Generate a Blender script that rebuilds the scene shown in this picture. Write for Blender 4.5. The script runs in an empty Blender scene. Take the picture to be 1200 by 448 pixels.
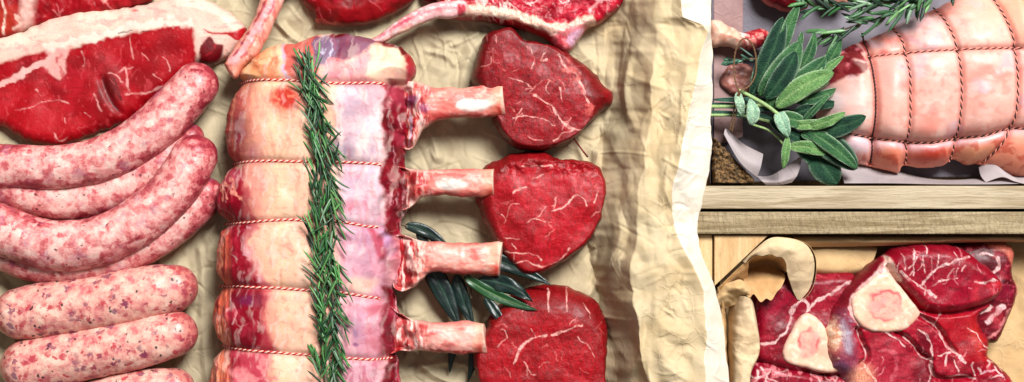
import bpy, math, random
import numpy as np

SC = bpy.context.scene
COL = SC.collection
H = 1800.0                      # camera height in mm above the paper floor
CX, CY = 600.0, 224.0           # picture centre in plan millimetres

# ------------------------------------------------------------------ numeric helpers
def sstep(a, b, x):
    t = np.clip((x - a) / (b - a), 0, 1)
    return t * t * (3 - 2 * t)

def hsh(i, j, seed):
    v = np.sin(i * 127.1 + j * 311.7 + seed * 74.7) * 43758.5453
    return v - np.floor(v)

def vnoise(x, y, scale, seed=0):
    u, v = x / scale, y / scale
    i, j = np.floor(u), np.floor(v)
    f, g = u - i, v - j
    f = f * f * (3 - 2 * f); g = g * g * (3 - 2 * g)
    a = hsh(i, j, seed); b = hsh(i + 1, j, seed); c = hsh(i, j + 1, seed); d = hsh(i + 1, j + 1, seed)
    return (a * (1 - f) + b * f) * (1 - g) + (c * (1 - f) + d * f) * g - 0.5

def fbm(x, y, scale, seed=0, oct=4, gain=0.5):
    s = 0; a = 1.0
    for k in range(oct):
        s = s + a * vnoise(x + 17.3 * k, y - 9.1 * k, scale, seed + k * 3.1)
        scale *= 0.52; a *= gain
    return s

def trinoise(x, y, scale, seed=0):
    """piecewise linear noise: the flat facets and sharp creases of crumpled paper"""
    wx = vnoise(x, y, scale * 1.3, seed + 5) * scale * 0.9
    wy = vnoise(x, y, scale * 1.3, seed + 9) * scale * 0.9
    u, v = (x + wx) / scale, (y + wy) / scale
    s = (u + v) * 0.36603
    u2, v2 = u + s, v + s
    i, j = np.floor(u2), np.floor(v2)
    f, g = u2 - i, v2 - j
    a = hsh(i, j, seed); d = hsh(i + 1, j + 1, seed)
    b = hsh(i + 1, j, seed); c = hsh(i, j + 1, seed)
    up = f > g
    return np.where(up, a * (1 - f) + b * (f - g) + d * g, a * (1 - g) + c * (g - f) + d * f) - 0.5

def lin(c):
    c = np.array(c, float) / 255.0
    return np.where(c <= 0.04045, c / 12.92, ((c + 0.055) / 1.055) ** 2.4)

KCOL = 0.74
SAT = 1.10
def S(*c):
    c = lin(c); g = c @ np.array((0.3, 0.55, 0.15))
    c = np.clip(g + (c - g) * SAT, 0.002, 1)
    return c * KCOL * (1 - 0.30 * float(np.clip((c[0] - 3 * max(c[1], c[2])) / c[0], 0, 1)))

def spline(pts, n=8, closed=False):
    p = np.array(pts, float)
    m = len(p)
    out = []
    rng = range(m) if closed else range(m - 1)
    for i in rng:
        if closed:
            a, b, c, d = p[(i - 1) % m], p[i], p[(i + 1) % m], p[(i + 2) % m]
        else:
            a, b, c, d = p[max(i - 1, 0)], p[i], p[i + 1], p[min(i + 2, m - 1)]
        for k in range(n):
            t = k / n
            out.append(0.5 * ((2 * b) + (c - a) * t + (2 * a - 5 * b + 4 * c - d) * t * t + (3 * b - a - 3 * c + d) * t ** 3))
    if not closed:
        out.append(p[-1])
    return np.array(out)

def resample(p, step):
    d = np.r_[0, np.cumsum(np.linalg.norm(np.diff(p, axis=0), axis=1))]
    n = max(2, int(round(d[-1] / step)) + 1)
    t = np.linspace(0, d[-1], n)
    return np.stack([np.interp(t, d, p[:, k]) for k in range(p.shape[1])], 1), t

def seg_dist(x, y, a, b, nearest=False):
    """distance from points to a set of segments a->b"""
    N = len(x)
    D = np.full(N, 1e9); NX = np.zeros(N); NY = np.zeros(N)
    ab = b - a
    L2 = np.maximum((ab ** 2).sum(1), 1e-9)
    for s in range(0, N, 16384):
        e = min(N, s + 16384)
        px = x[s:e, None]; py = y[s:e, None]
        t = np.clip(((px - a[:, 0]) * ab[:, 0] + (py - a[:, 1]) * ab[:, 1]) / L2, 0, 1)
        qx = a[:, 0] + t * ab[:, 0]; qy = a[:, 1] + t * ab[:, 1]
        dd = (px - qx) ** 2 + (py - qy) ** 2
        k = dd.argmin(1); r = np.arange(e - s)
        D[s:e] = np.sqrt(dd[r, k])
        if nearest:
            NX[s:e] = qx[r, k]; NY[s:e] = qy[r, k]
    return (D, NX, NY) if nearest else D

def inside(x, y, p):
    c = np.zeros(len(x), bool)
    m = len(p)
    for i in range(m):
        x1, y1 = p[i]; x2, y2 = p[(i + 1) % m]
        if y1 == y2: continue
        k = ((y1 > y) != (y2 > y)) & (x < (x2 - x1) * (y - y1) / (y2 - y1) + x1)
        c ^= k
    return c

def sdf(x, y, p, nearest=False):
    r = seg_dist(x, y, p, np.roll(p, -1, 0), nearest)
    d = r[0] if nearest else r
    sg = np.where(inside(x, y, p), d, -d)
    return (sg, r[1], r[2]) if nearest else sg

# ------------------------------------------------------------------ world mapping
def W(px, py, z, zref):
    s = (H - zref) / H
    return np.stack([(np.asarray(px, float) - CX) * s, (CY - np.asarray(py, float)) * s, np.asarray(z, float) + 0 * np.asarray(px, float)], -1) * 0.001

# ------------------------------------------------------------------ objects
def tag(o, label=None, cat=None, group=None, kind=None):
    if label: o['label'] = label
    if cat: o['category'] = cat
    if group: o['group'] = group
    if kind: o['kind'] = kind
    return o

WORG = {}                       # world origin of every object

def thing(name, px, py, z, zref, label, cat, group=None):
    o = bpy.data.objects.new(name, None)
    o.empty_display_size = 0.02
    COL.objects.link(o)
    o.location = W(px, py, z, zref); WORG[o.name] = np.array(W(px, py, z, zref))
    return tag(o, label, cat, group)

def mk(name, V, F, mats, parent=None, col=None, smooth=True, midx=None, origin=None):
    V = np.asarray(V, float)
    if parent is not None: org = WORG[parent.name]
    elif origin is not None: org = np.array(origin)
    else: org = np.array([(V[:, 0].min() + V[:, 0].max()) / 2, (V[:, 1].min() + V[:, 1].max()) / 2, V[:, 2].min()])
    V = V - org
    me = bpy.data.meshes.new(name)
    if isinstance(F, np.ndarray):
        nf, k = F.shape
        me.vertices.add(len(V)); me.vertices.foreach_set('co', V.ravel())
        me.loops.add(nf * k); me.loops.foreach_set('vertex_index', F.ravel().astype(np.int32))
        me.polygons.add(nf)
        me.polygons.foreach_set('loop_start', np.arange(0, nf * k, k, dtype=np.int32))
        me.update(calc_edges=True)
    else:
        me.from_pydata([tuple(v) for v in V], [], F)
    me.validate()
    if not isinstance(mats, (list, tuple)): mats = [mats]
    for m in mats: me.materials.append(m)
    if midx is not None: me.polygons.foreach_set('material_index', np.asarray(midx, np.int32))
    me.polygons.foreach_set('use_smooth', np.full(len(me.polygons), smooth))
    if col is not None:
        a = me.attributes.new('col', 'FLOAT_COLOR', 'POINT')
        c = np.ones((len(V), 4)); c[:, :3] = np.clip(col, 0.001, 0.95)
        a.data.foreach_set('color', c.ravel())
    o = bpy.data.objects.new(name, me)
    COL.objects.link(o)
    WORG[o.name] = org
    if parent is not None: o.parent = parent
    else: o.location = org
    return o

# ------------------------------------------------------------------ albedo painting on the meshes' own surface
class Paint:
    def __init__(s, x, y, d, z, warp=3.0, wscale=14.0, seed=0):
        s.x0, s.y0, s.d, s.z, s.seed = x, y, d, z, seed
        s.x = x + fbm(x, y, wscale, seed + 1, 4, 0.62) * warp
        s.y = y + fbm(x, y, wscale, seed + 2, 4, 0.62) * warp
        s.c = np.zeros((len(x), 3))
    def fill(s, c): s.c[:] = S(*c); return s
    def mix(s, m, c):
        s.c += np.clip(m, 0, 1)[:, None] * (S(*c) - s.c); return s
    def blob(s, cx, cy, rx, ry, c, a=1.0, soft=0.6, rot=0):
        k = math.radians(rot)
        u = (s.x - cx) * math.cos(k) + (s.y - cy) * math.sin(k)
        v = -(s.x - cx) * math.sin(k) + (s.y - cy) * math.cos(k)
        q = np.sqrt((u / rx) ** 2 + (v / ry) ** 2)
        return s.mix(a * (1 - sstep(1 - soft, 1 + soft * 0.6, q)), c)
    def poly(s, pts, c, a=1.0, soft=2.0, smooth=True):
        p = spline(pts, 4, True) if smooth else np.array(pts, float)
        return s.mix(a * sstep(-soft, soft, sdf(s.x, s.y, p)), c)
    def line(s, pts, w, c, a=1.0, soft=1.0, var=0.7, seed=0):
        p = spline(pts, 4) if len(pts) > 2 else np.array(pts, float)
        d = seg_dist(s.x, s.y, p[:-1], p[1:])
        ww = w * 0.5 * (np.maximum(0.25, 1 + var * 2.6 * vnoise(s.x, s.y, 5.0, seed + 40)))
        br = 1 if w > 4.5 else 0.4 + 0.6 * sstep(-0.28, 0.02, vnoise(s.x0, s.y0, 5.0, seed + 60))
        return s.mix(a * br * (1 - sstep(ww - soft * 0.5, ww + soft * 0.7, d)), c)
    def noise(s, scale, c, lo, hi, a=1.0, seed=0, sx=1.0, sy=1.0, rot=0.0, oct=3, mask=None):
        k = math.radians(rot)
        u = (s.x * math.cos(k) + s.y * math.sin(k)) * sx
        v = (-s.x * math.sin(k) + s.y * math.cos(k)) * sy
        m = a * sstep(lo, hi, fbm(u, v, scale, seed + s.seed, oct))
        if mask is not None: m = m * mask
        return s.mix(m, c)
    def veins(s, n, box, c, seed=0, w=1.4, L=28, a=0.9, mask=None, ang=None, spread=1.6):
        """thin irregular branching fat lines"""
        r = random.Random(seed)
        A, B, Wd = [], [], []
        def walk(x, y, t, L, w, depth):
            k = int(L / 4)
            for i in range(k):
                t += r.gauss(0, 0.28)
                x2, y2 = x + 4 * math.cos(t), y + 4 * math.sin(t)
                A.append((x, y)); B.append((x2, y2)); Wd.append(w * (1 - 0.6 * i / max(k, 1)))
                x, y = x2, y2
                if depth < 2 and r.random() < 0.13:
                    walk(x, y, t + r.choice((-1, 1)) * r.uniform(0.5, 1.1), L * 0.5, w * 0.75, depth + 1)
        for _ in range(n):
            t = r.uniform(0, 6.28) if ang is None else math.radians(ang) + r.gauss(0, spread * 0.3)
            walk(r.uniform(box[0], box[2]), r.uniform(box[1], box[3]), t, L * r.uniform(0.4, 1.3), w * r.uniform(0.5, 1.2), 0)
        A = np.array(A); B = np.array(B); Wd = np.array(Wd)
        best = np.zeros(len(s.x))
        for q in range(0, len(A), 40):
            a_, b_, w_ = A[q:q + 40], B[q:q + 40], Wd[q:q + 40]
            lo = np.minimum(a_, b_).min(0) - 4; hi = np.maximum(a_, b_).max(0) + 4
            k = np.where((s.x > lo[0]) & (s.x < hi[0]) & (s.y > lo[1]) & (s.y < hi[1]))[0]
            if not len(k): continue
            px = s.x[k, None]; py = s.y[k, None]
            ab = b_ - a_
            t = np.clip(((px - a_[:, 0]) * ab[:, 0] + (py - a_[:, 1]) * ab[:, 1]) / ((ab ** 2).sum(1)), 0, 1)
            d = np.sqrt((px - a_[:, 0] - t * ab[:, 0]) ** 2 + (py - a_[:, 1] - t * ab[:, 1]) ** 2)
            m = (1 - sstep(w_ * 0.25, w_ * 0.5 + 0.7, d)).max(1)
            best[k] = np.maximum(best[k], m)
        br = sstep(-0.35, 0.1, fbm(s.x, s.y, 9, seed + 3, 2))
        m = best * a * (0.35 + 0.65 * br)
        if mask is not None: m = m * mask
        return s.mix(m, c)

class Surf:                       # a finished top surface that other things can be laid on
    pass

def slab(name, outline, zref, zmid, Tt, Tb, r, mat, parent=None, res=1.1, face=None, hfun=None, paint=None,
         wob=1.0, wscale=9.0, seed=0, fseg=6, origin=None, smoothpoly=True, tilt=None, warp=3.0):
    """solid piece of meat / bone: plan outline, rounded rim, relief on the top, closed underneath"""
    p = spline(outline, fseg, True) if smoothpoly else np.array(outline, float)
    p, _ = resample(np.vstack([p, p[:1]]), max(1.6, res * 1.5)); p = p[:-1]
    if wob:
        p = p + np.stack([fbm(p[:, 0], p[:, 1], wscale, seed + 11, 3), fbm(p[:, 0], p[:, 1], wscale, seed + 12, 3)], 1) * wob * 2
    lo = p.min(0) - res * 2; hi = p.max(0) + res * 2
    nx = int((hi[0] - lo[0]) / res) + 2; ny = int((hi[1] - lo[1]) / res) + 2
    gx, gy = np.meshgrid(lo[0] + np.arange(nx) * res, lo[1] + np.arange(ny) * res)
    x = gx.ravel().copy(); y = gy.ravel().copy()
    sd, qx, qy = sdf(x, y, p, True)
    ok = (sd > -0.45 * res).reshape(ny, nx)
    cell = ok[:-1, :-1] & ok[1:, :-1] & ok[:-1, 1:] & ok[1:, 1:]
    cnt = np.zeros((ny, nx), int)
    cnt[:-1, :-1] += cell; cnt[1:, :-1] += cell; cnt[:-1, 1:] += cell; cnt[1:, 1:] += cell
    cnt = cnt.ravel()
    used = cnt > 0; bnd = used & (cnt < 4)
    x[bnd] = qx[bnd]; y[bnd] = qy[bnd]
    d = np.maximum(sd, 0); d[bnd] = 0
    if face is None:
        t = np.clip(d / r, 0, 1)
    else:
        fp = spline(face, 5, True)
        di = np.maximum(-sdf(x, y, fp), 0)
        t = np.clip(d / (d + di + 1e-6), 0, 1)
        t = np.where(di <= 0, 1, t)
    pr = np.sqrt(np.maximum(1 - (1 - t) ** 2, 0))
    zt = zmid + Tt * pr
    if hfun is not None: zt = zt + hfun(x, y, d, t) * sstep(0, 3.0, d)
    if tilt is not None:
        k = tilt[0] * (x - p[:, 0].mean()) + tilt[1] * (y - p[:, 1].mean())
    else: k = 0
    zt = zt + k
    zb = np.minimum(zmid - Tb * np.sqrt(np.maximum(1 - (1 - np.clip(d / max(Tb, 1e-3), 0, 1)) ** 2, 0)) + k, zt)
    idx = np.full(nx * ny, -1); u = np.where(used)[0]; idx[u] = np.arange(len(u))
    n = len(u)
    bidx = idx.copy(); inn = used & ~bnd; bi = np.where(inn)[0]; bidx[bi] = n + np.arange(len(bi))
    cj, ci = np.where(cell)
    q = np.stack([cj * nx + ci, (cj + 1) * nx + ci, (cj + 1) * nx + ci + 1, cj * nx + ci + 1], 1)
    Fq = np.vstack([idx[q], bidx[q][:, ::-1]])
    P = None
    c = None
    if paint is not None:
        P = Paint(x[u], y[u], d[u], zt[u], warp=warp, seed=seed)
        paint(P)
        c = np.vstack([P.c, P.c[idx[bi]]])
    V = np.vstack([W(x[u], y[u], zt[u], zref), W(x[bi], y[bi], zb[bi], zref)])
    o = mk(name, V, Fq, mat, parent, c, origin=origin)
    sf = Surf(); sf.o = o
    ztg = np.where(used, zt, zmid).reshape(ny, nx); sf.poly = p
    def zat(px, py):
        a = np.clip((np.asarray(px, float) - lo[0]) / res, 0, nx - 1.001); b = np.clip((np.asarray(py, float) - lo[1]) / res, 0, ny - 1.001)
        i = a.astype(int); j = b.astype(int); f = a - i; g = b - j
        return (ztg[j, i] * (1 - f) + ztg[j, i + 1] * f) * (1 - g) + (ztg[j + 1, i] * (1 - f) + ztg[j + 1, i + 1] * f) * g
    sf.z = zat
    return sf

def tube_arrays(P, R, seg=10, flat=1.0, phase=0.0):
    """P world points (m), R radii (m): tube with closed ends"""
    n = len(P)
    T = np.gradient(P, axis=0); T /= np.linalg.norm(T, axis=1)[:, None] + 1e-12
    up = np.array([0, 0, 1.0])
    A = np.cross(T, up); A /= np.linalg.norm(A, axis=1)[:, None] + 1e-9
    B = np.cross(A, T)
    th = np.linspace(0, 2 * math.pi, seg, endpoint=False) + phase
    R = np.broadcast_to(R, (n,))
    V = P[:, None] + R[:, None, None] * (np.cos(th)[None, :, None] * A[:, None] + flat * np.sin(th)[None, :, None] * B[:, None])
    V = V.reshape(-1, 3)
    i = np.arange(n - 1)[:, None] * seg; k = np.arange(seg)[None]
    k2 = (k + 1) % seg
    F = np.stack([i + k, i + k2, i + seg + k2, i + seg + k], -1).reshape(-1, 4)
    return V, F

def twine(name, P, mats, parent, r=1.1, off=1.0, pitch=9.0, origin=None):
    """two strands twisted together along a mm-space world path"""
    P, t = resample(np.asarray(P), 0.0012)
    T = np.gradient(P, axis=0); T /= np.linalg.norm(T, axis=1)[:, None] + 1e-12
    A = np.cross(T, [0, 0, 1.0]); A /= np.linalg.norm(A, axis=1)[:, None] + 1e-9
    B = np.cross(A, T)
    Vs, Fs, M = [], [], []
    n = 0
    for k in range(2):
        ph = 2 * math.pi * t / (pitch * 0.001) + k * math.pi
        Q = P + off * 0.001 * (np.cos(ph)[:, None] * A + np.sin(ph)[:, None] * B)
        V, F = tube_arrays(Q, r * 0.001, 7)
        Vs.append(V); Fs.append(F + n); M.append(np.full(len(F), k)); n += len(V)
    return mk(name, np.vstack(Vs), np.vstack(Fs), mats, parent, midx=np.concatenate(M), origin=origin)

def sheet(name, rows, zref, mat, parent=None, step=1.6, bump=None, origin=None, nrow=None, thick=0.35):
    """paper: a surface through several edge lines [(px,py,z)...] given one after another; gets a real (thin) thickness"""
    cur = [np.array(spline(r_, 10)) for r_ in rows]
    L = max(np.linalg.norm(np.diff(c[:, :2], axis=0), axis=1).sum() for c in cur)
    n = int(L / step) + 2
    cur = [np.stack([np.interp(np.linspace(0, 1, n), np.linspace(0, 1, len(c)), c[:, k]) for k in range(3)], 1) for c in cur]
    cur = np.array(cur)                         # rows x n x 3
    m = len(rows)
    span = sum(np.linalg.norm(cur[i + 1] - cur[i], axis=1).mean() for i in range(m - 1))
    k = nrow or max(4, int(span / step))
    G = spline(cur.reshape(m, -1), max(2, int(math.ceil(k / (m - 1))))).reshape(-1, n, 3)
    x, y, z = G[..., 0].copy(), G[..., 1].copy(), G[..., 2].copy()
    if bump is not None:
        z = z + bump(x, y)
    r_, c_ = x.shape
    V = W(x.ravel(), y.ravel(), z.ravel(), zref)
    i, j = np.meshgrid(np.arange(r_ - 1), np.arange(c_ - 1), indexing='ij')
    a = (i * c_ + j).ravel()
    F = np.stack([a, a + 1, a + c_ + 1, a + c_], 1)
    o = mk(name, V, F, mat, parent, origin=origin)
    md = o.modifiers.new('thickness', 'SOLIDIFY'); md.thickness = thick * 0.001; md.offset = 0
    return o

def box_arrays(x0, x1, y0, y1, z0, z1):
    V = np.array([(x, y, z) for z in (z0, z1) for (x, y) in ((x0, y0), (x1, y0), (x1, y1), (x0, y1))], float)
    F = [(3, 2, 1, 0), (4, 5, 6, 7), (0, 1, 5, 4), (1, 2, 6, 5), (2, 3, 7, 6), (3, 0, 4, 7)]
    return V, F
# ------------------------------------------------------------------ materials (all procedural)
class NT:
    def __init__(s, name):
        s.m = bpy.data.materials.new(name); s.m.use_nodes = True
        s.t = s.m.node_tree; s.t.nodes.clear()
        s.out = s.n('ShaderNodeOutputMaterial'); s.b = s.n('ShaderNodeBsdfPrincipled')
        s.l(s.b.outputs[0], s.out.inputs[0])
    def n(s, typ, **kw):
        o = s.t.nodes.new(typ)
        for k, v in kw.items():
            if isinstance(k, str) and hasattr(o, k): setattr(o, k, v)
        return o
    def l(s, a, b): s.t.links.new(a, b)
    def val(s, inp, v):
        if hasattr(v, 'is_linked') or hasattr(v, 'links'): s.l(v, inp)
        else: inp.default_value = v
    def coords(s, scale=(1, 1, 1), rot=(0, 0, 0), src='Object'):
        tc = s.n('ShaderNodeTexCoord'); mp = s.n('ShaderNodeMapping')
        s.l(tc.outputs[src], mp.inputs[0]); mp.inputs['Scale'].default_value = scale; mp.inputs['Rotation'].default_value = rot
        return mp.outputs[0]
    def noise(s, co, scale, detail=4, rough=0.55, dist=0.0):
        o = s.n('ShaderNodeTexNoise'); s.l(co, o.inputs['Vector'])
        o.inputs['Scale'].default_value = scale; o.inputs['Detail'].default_value = detail
        o.inputs['Roughness'].default_value = rough; o.inputs['Distortion'].default_value = dist
        return o
    def voro(s, co, scale, feature='F1', rand=1.0):
        o = s.n('ShaderNodeTexVoronoi'); o.feature = feature; s.l(co, o.inputs['Vector'])
        o.inputs['Scale'].default_value = scale; o.inputs['Randomness'].default_value = rand
        return o
    def ramp(s, fac, stops, interp='LINEAR'):
        o = s.n('ShaderNodeValToRGB'); s.l(fac, o.inputs[0]); e = o.color_ramp; e.interpolation = interp
        while len(e.elements) < len(stops): e.elements.new(0.5)
        for k, (p, c) in enumerate(stops):
            e.elements[k].position = p
            e.elements[k].color = (*c, 1) if len(c) == 3 else c
        return o.outputs[0]
    def mixc(s, fac, a, b, mode='MIX'):
        o = s.n('ShaderNodeMix'); o.data_type = 'RGBA'; o.blend_type = mode
        s.val(o.inputs[0], fac)
        for i, v in ((6, a), (7, b)):
            if isinstance(v, tuple) or isinstance(v, np.ndarray): o.inputs[i].default_value = (float(v[0]), float(v[1]), float(v[2]), 1)
            else: s.l(v, o.inputs[i])
        return o.outputs[2]
    def math(s, op, a, b=0.0, c=None):
        o = s.n('ShaderNodeMath'); o.operation = op
        s.val(o.inputs[0], a); s.val(o.inputs[1], b)
        if c is not None: s.val(o.inputs[2], c)
        return o.outputs[0]
    def bump(s, h, dist, strength=1.0, prev=None):
        o = s.n('ShaderNodeBump'); s.l(h, o.inputs['Height'])
        o.inputs['Distance'].default_value = dist; o.inputs['Strength'].default_value = strength
        if prev is not None: s.l(prev, o.inputs['Normal'])
        return o.outputs[0]
    def attr(s, name='col'):
        o = s.n('ShaderNodeAttribute'); o.attribute_name = name
        return o.outputs['Color']
    def warp(s, co, scale, amt):
        nz = s.noise(co, scale, 3)
        a = s.n('ShaderNodeVectorMath'); a.operation = 'SUBTRACT'; s.l(nz.outputs['Color'], a.inputs[0]); a.inputs[1].default_value = (0.5,) * 3
        b = s.n('ShaderNodeVectorMath'); b.operation = 'SCALE'; s.l(a.outputs[0], b.inputs[0]); b.inputs['Scale'].default_value = amt
        c = s.n('ShaderNodeVectorMath'); c.operation = 'ADD'; s.l(co, c.inputs[0]); s.l(b.outputs[0], c.inputs[1])
        return c.outputs[0]
    def done(s, color, rough=0.45, normal=None, spec=0.5, sss=0.0, sssr=(0.0012, 0.0005, 0.0003), coat=0.0, coatr=0.2):
        b = s.b
        s.val(b.inputs['Base Color'], color if not isinstance(color, (tuple, np.ndarray)) else (*color, 1))
        s.val(b.inputs['Roughness'], rough)
        b.inputs['Specular IOR Level'].default_value = spec
        if normal is not None:
            s.l(normal, b.inputs['Normal'])
        b.inputs['Subsurface Weight'].default_value = sss
        b.inputs['Subsurface Radius'].default_value = sssr
        b.inputs['Subsurface Scale'].default_value = 1.0
        b.inputs['Coat Weight'].default_value = coat; b.inputs['Coat Roughness'].default_value = coatr
        return s.m

def meat_mat(name, fine=0.35, bumpd=0.0009, rough=0.42, grain=(1, 1, 1), sss=0.12, coat=0.12, fscale=420, spec=0.4, rot=0.0, fib=0.0):
    t = NT(name)
    co = t.coords(grain, (0, 0, rot))
    n1 = t.noise(co, fscale, 4, 0.65, 0.3)
    n2 = t.noise(co, fscale * 0.28, 4, 0.6, 0.5)
    v = t.math('ADD', t.math('MULTIPLY', n1.outputs[0], 0.6), t.math('MULTIPLY', n2.outputs[0], 0.4))
    k = t.math('MULTIPLY_ADD', t.math('SUBTRACT', v, 0.5), fine * 3.0, 1.0)
    cc = t.n('ShaderNodeCombineColor')
    for i in range(3): t.l(k, cc.inputs[i])
    c = t.mixc(1.0, t.attr(), cc.outputs[0], 'MULTIPLY')
    if fib:                                        # cut muscle fibres: short darker hatches and paler flecks
        h1 = t.noise(t.coords((1.0, 0.30, 1), (0, 0, 0.7)), 620, 3, 0.7, 0.3); h2 = t.noise(t.coords((0.35, 1.0, 1), (0, 0, 0.5)), 520, 3, 0.7, 0.3)
        c = t.mixc(t.math('MULTIPLY', t.ss(h1.outputs[0], 0.49, 0.64), fib), c, (0.50, 0.42, 0.45), 'MULTIPLY')
        c = t.mixc(t.math('MULTIPLY', t.ss(h2.outputs[0], 0.54, 0.72), fib), c, (1.45, 1.9, 1.8), 'MULTIPLY')
    nb = t.bump(n2.outputs[0], bumpd * 0.8, 0.6)
    nb = t.bump(n1.outputs[0], bumpd, 0.8, nb)
    if fib: nb = t.bump(h1.outputs[0], 0.0007, 0.6, nb)
    rr = t.math('MULTIPLY_ADD', n2.outputs[0], 0.3, rough - 0.15)
    return t.done(c, rr, nb, spec, sss, coat=coat, coatr=0.25)

def sausage_mat(name, kind):
    t = NT(name)
    co = t.coords()
    w = t.warp(co, 120, 0.008)
    w = t.warp(w, 420, 0.003)
    def sep(v):
        s_ = t.n('ShaderNodeSeparateColor'); t.l(v, s_.inputs[0]); return s_
    ed = t.attrf('edge')
    if kind == 0:                                   # fresh coarse pork: red and white meat ground together
        w2 = t.warp(co, 200, 0.012)
        n1 = t.noise(w2, 112, 4, 0.66, 0.4)
        n2 = t.noise(w, 260, 4, 0.7)
        va = t.voro(w, 125); va.feature = 'SMOOTH_F1'; va.inputs['Smoothness'].default_value = 0.45
        sa = sep(va.outputs['Color'])
        big = t.noise(co, 24, 3)
        f = t.math('ADD', t.math('MULTIPLY', n1.outputs[0], 0.50), t.math('MULTIPLY', n2.outputs[0], 0.40))
        f = t.math('ADD', f, t.math('MULTIPLY', sa.outputs[0], 0.26))
        f = t.math('ADD', f, t.math('MULTIPLY', t.math('SUBTRACT', big.outputs[0], 0.5), 0.55))
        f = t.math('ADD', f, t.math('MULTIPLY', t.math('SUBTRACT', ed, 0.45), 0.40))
        c = t.ramp(f, [(0.36, S(248, 214, 202)), (0.50, S(242, 186, 178)), (0.60, S(228, 152, 148)), (0.71, S(208, 106, 110)), (0.86, S(164, 56, 68))])
        pv = t.noise(w, 60, 4); m = t.math('MULTIPLY', t.ss(pv.outputs[0], 0.56, 0.68), 0.42)
        c = t.mixc(m, c, tuple(S(164, 108, 136)))
        dots = (280, 0.972, S(70, 30, 40), 0.75)
    else:                                           # pale sausage with sparse red, purple and green-black pieces
        w2 = t.warp(t.warp(co, 160, 0.014), 420, 0.005)
        n = t.noise(w, 90, 4)
        c = t.ramp(n.outputs[0], [(0.33, S(250, 210, 192)), (0.50, S(242, 178, 164)), (0.66, S(216, 126, 128))])
        big = t.math('MULTIPLY', t.math('SUBTRACT', t.noise(co, 42, 2).outputs[0], 0.46), 1.1)
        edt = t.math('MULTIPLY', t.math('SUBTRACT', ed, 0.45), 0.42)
        va = t.voro(w2, 120); sa = sep(va.outputs['Color'])
        near = t.ss(va.outputs['Distance'], 0.62, 0.38)
        a1 = t.math('ADD', t.math('ADD', sa.outputs[0], big), edt)
        c = t.mixc(t.math('MULTIPLY', t.math('MULTIPLY', t.ss(a1, 0.76, 0.96), near), 0.85), c, tuple(S(206, 66, 82)))
        a2 = t.math('ADD', t.math('ADD', sa.outputs[1], big), edt)
        c = t.mixc(t.math('MULTIPLY', t.math('MULTIPLY', t.ss(a2, 0.80, 1.0), near), 0.8), c, tuple(S(126, 70, 96)))
        vb = t.voro(w2, 290); sb = sep(vb.outputs['Color'])
        c = t.mixc(t.math('MULTIPLY', t.math('MULTIPLY', t.ss(sb.outputs[0], 0.80, 0.92), t.ss(vb.outputs['Distance'], 0.6, 0.35)), 0.55), c, tuple(S(196, 84, 96)))
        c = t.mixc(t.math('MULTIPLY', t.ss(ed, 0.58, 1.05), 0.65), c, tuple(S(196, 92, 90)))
        dots = (230, 0.955, S(36, 42, 48), 0.9)
    vd = t.voro(w, dots[0]); sd_ = t.n('ShaderNodeSeparateColor'); t.l(vd.outputs['Color'], sd_.inputs[0])
    dm = t.math('MULTIPLY', t.math('MULTIPLY', t.math('GREATER_THAN', sd_.outputs[2], dots[1]), t.ss(vd.outputs['Distance'], 0.55, 0.3)), dots[3])
    c = t.mixc(dm, c, tuple(dots[2]))
    nf = t.noise(co, 700, 3)
    n2 = t.noise(co, 110, 4)
    nb = t.bump(n2.outputs[0], 0.0016, 0.7); nb = t.bump(nf.outputs[0], 0.0003, 0.6, nb)
    return t.done(c, t.math('MULTIPLY_ADD', n2.outputs[0], 0.3, 0.22), nb, 0.3, 0.12, coat=0.10, coatr=0.22)

def attrf(s, name):
    o = s.n('ShaderNodeAttribute'); o.attribute_name = name
    return o.outputs['Fac']
def ss(s, v, a, b):
    o = s.n('ShaderNodeMapRange'); o.interpolation_type = 'SMOOTHSTEP'
    s.val(o.inputs[0], v); o.inputs[1].default_value = a; o.inputs[2].default_value = b
    return o.outputs[0]
NT.attrf = attrf; NT.ss = ss

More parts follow.
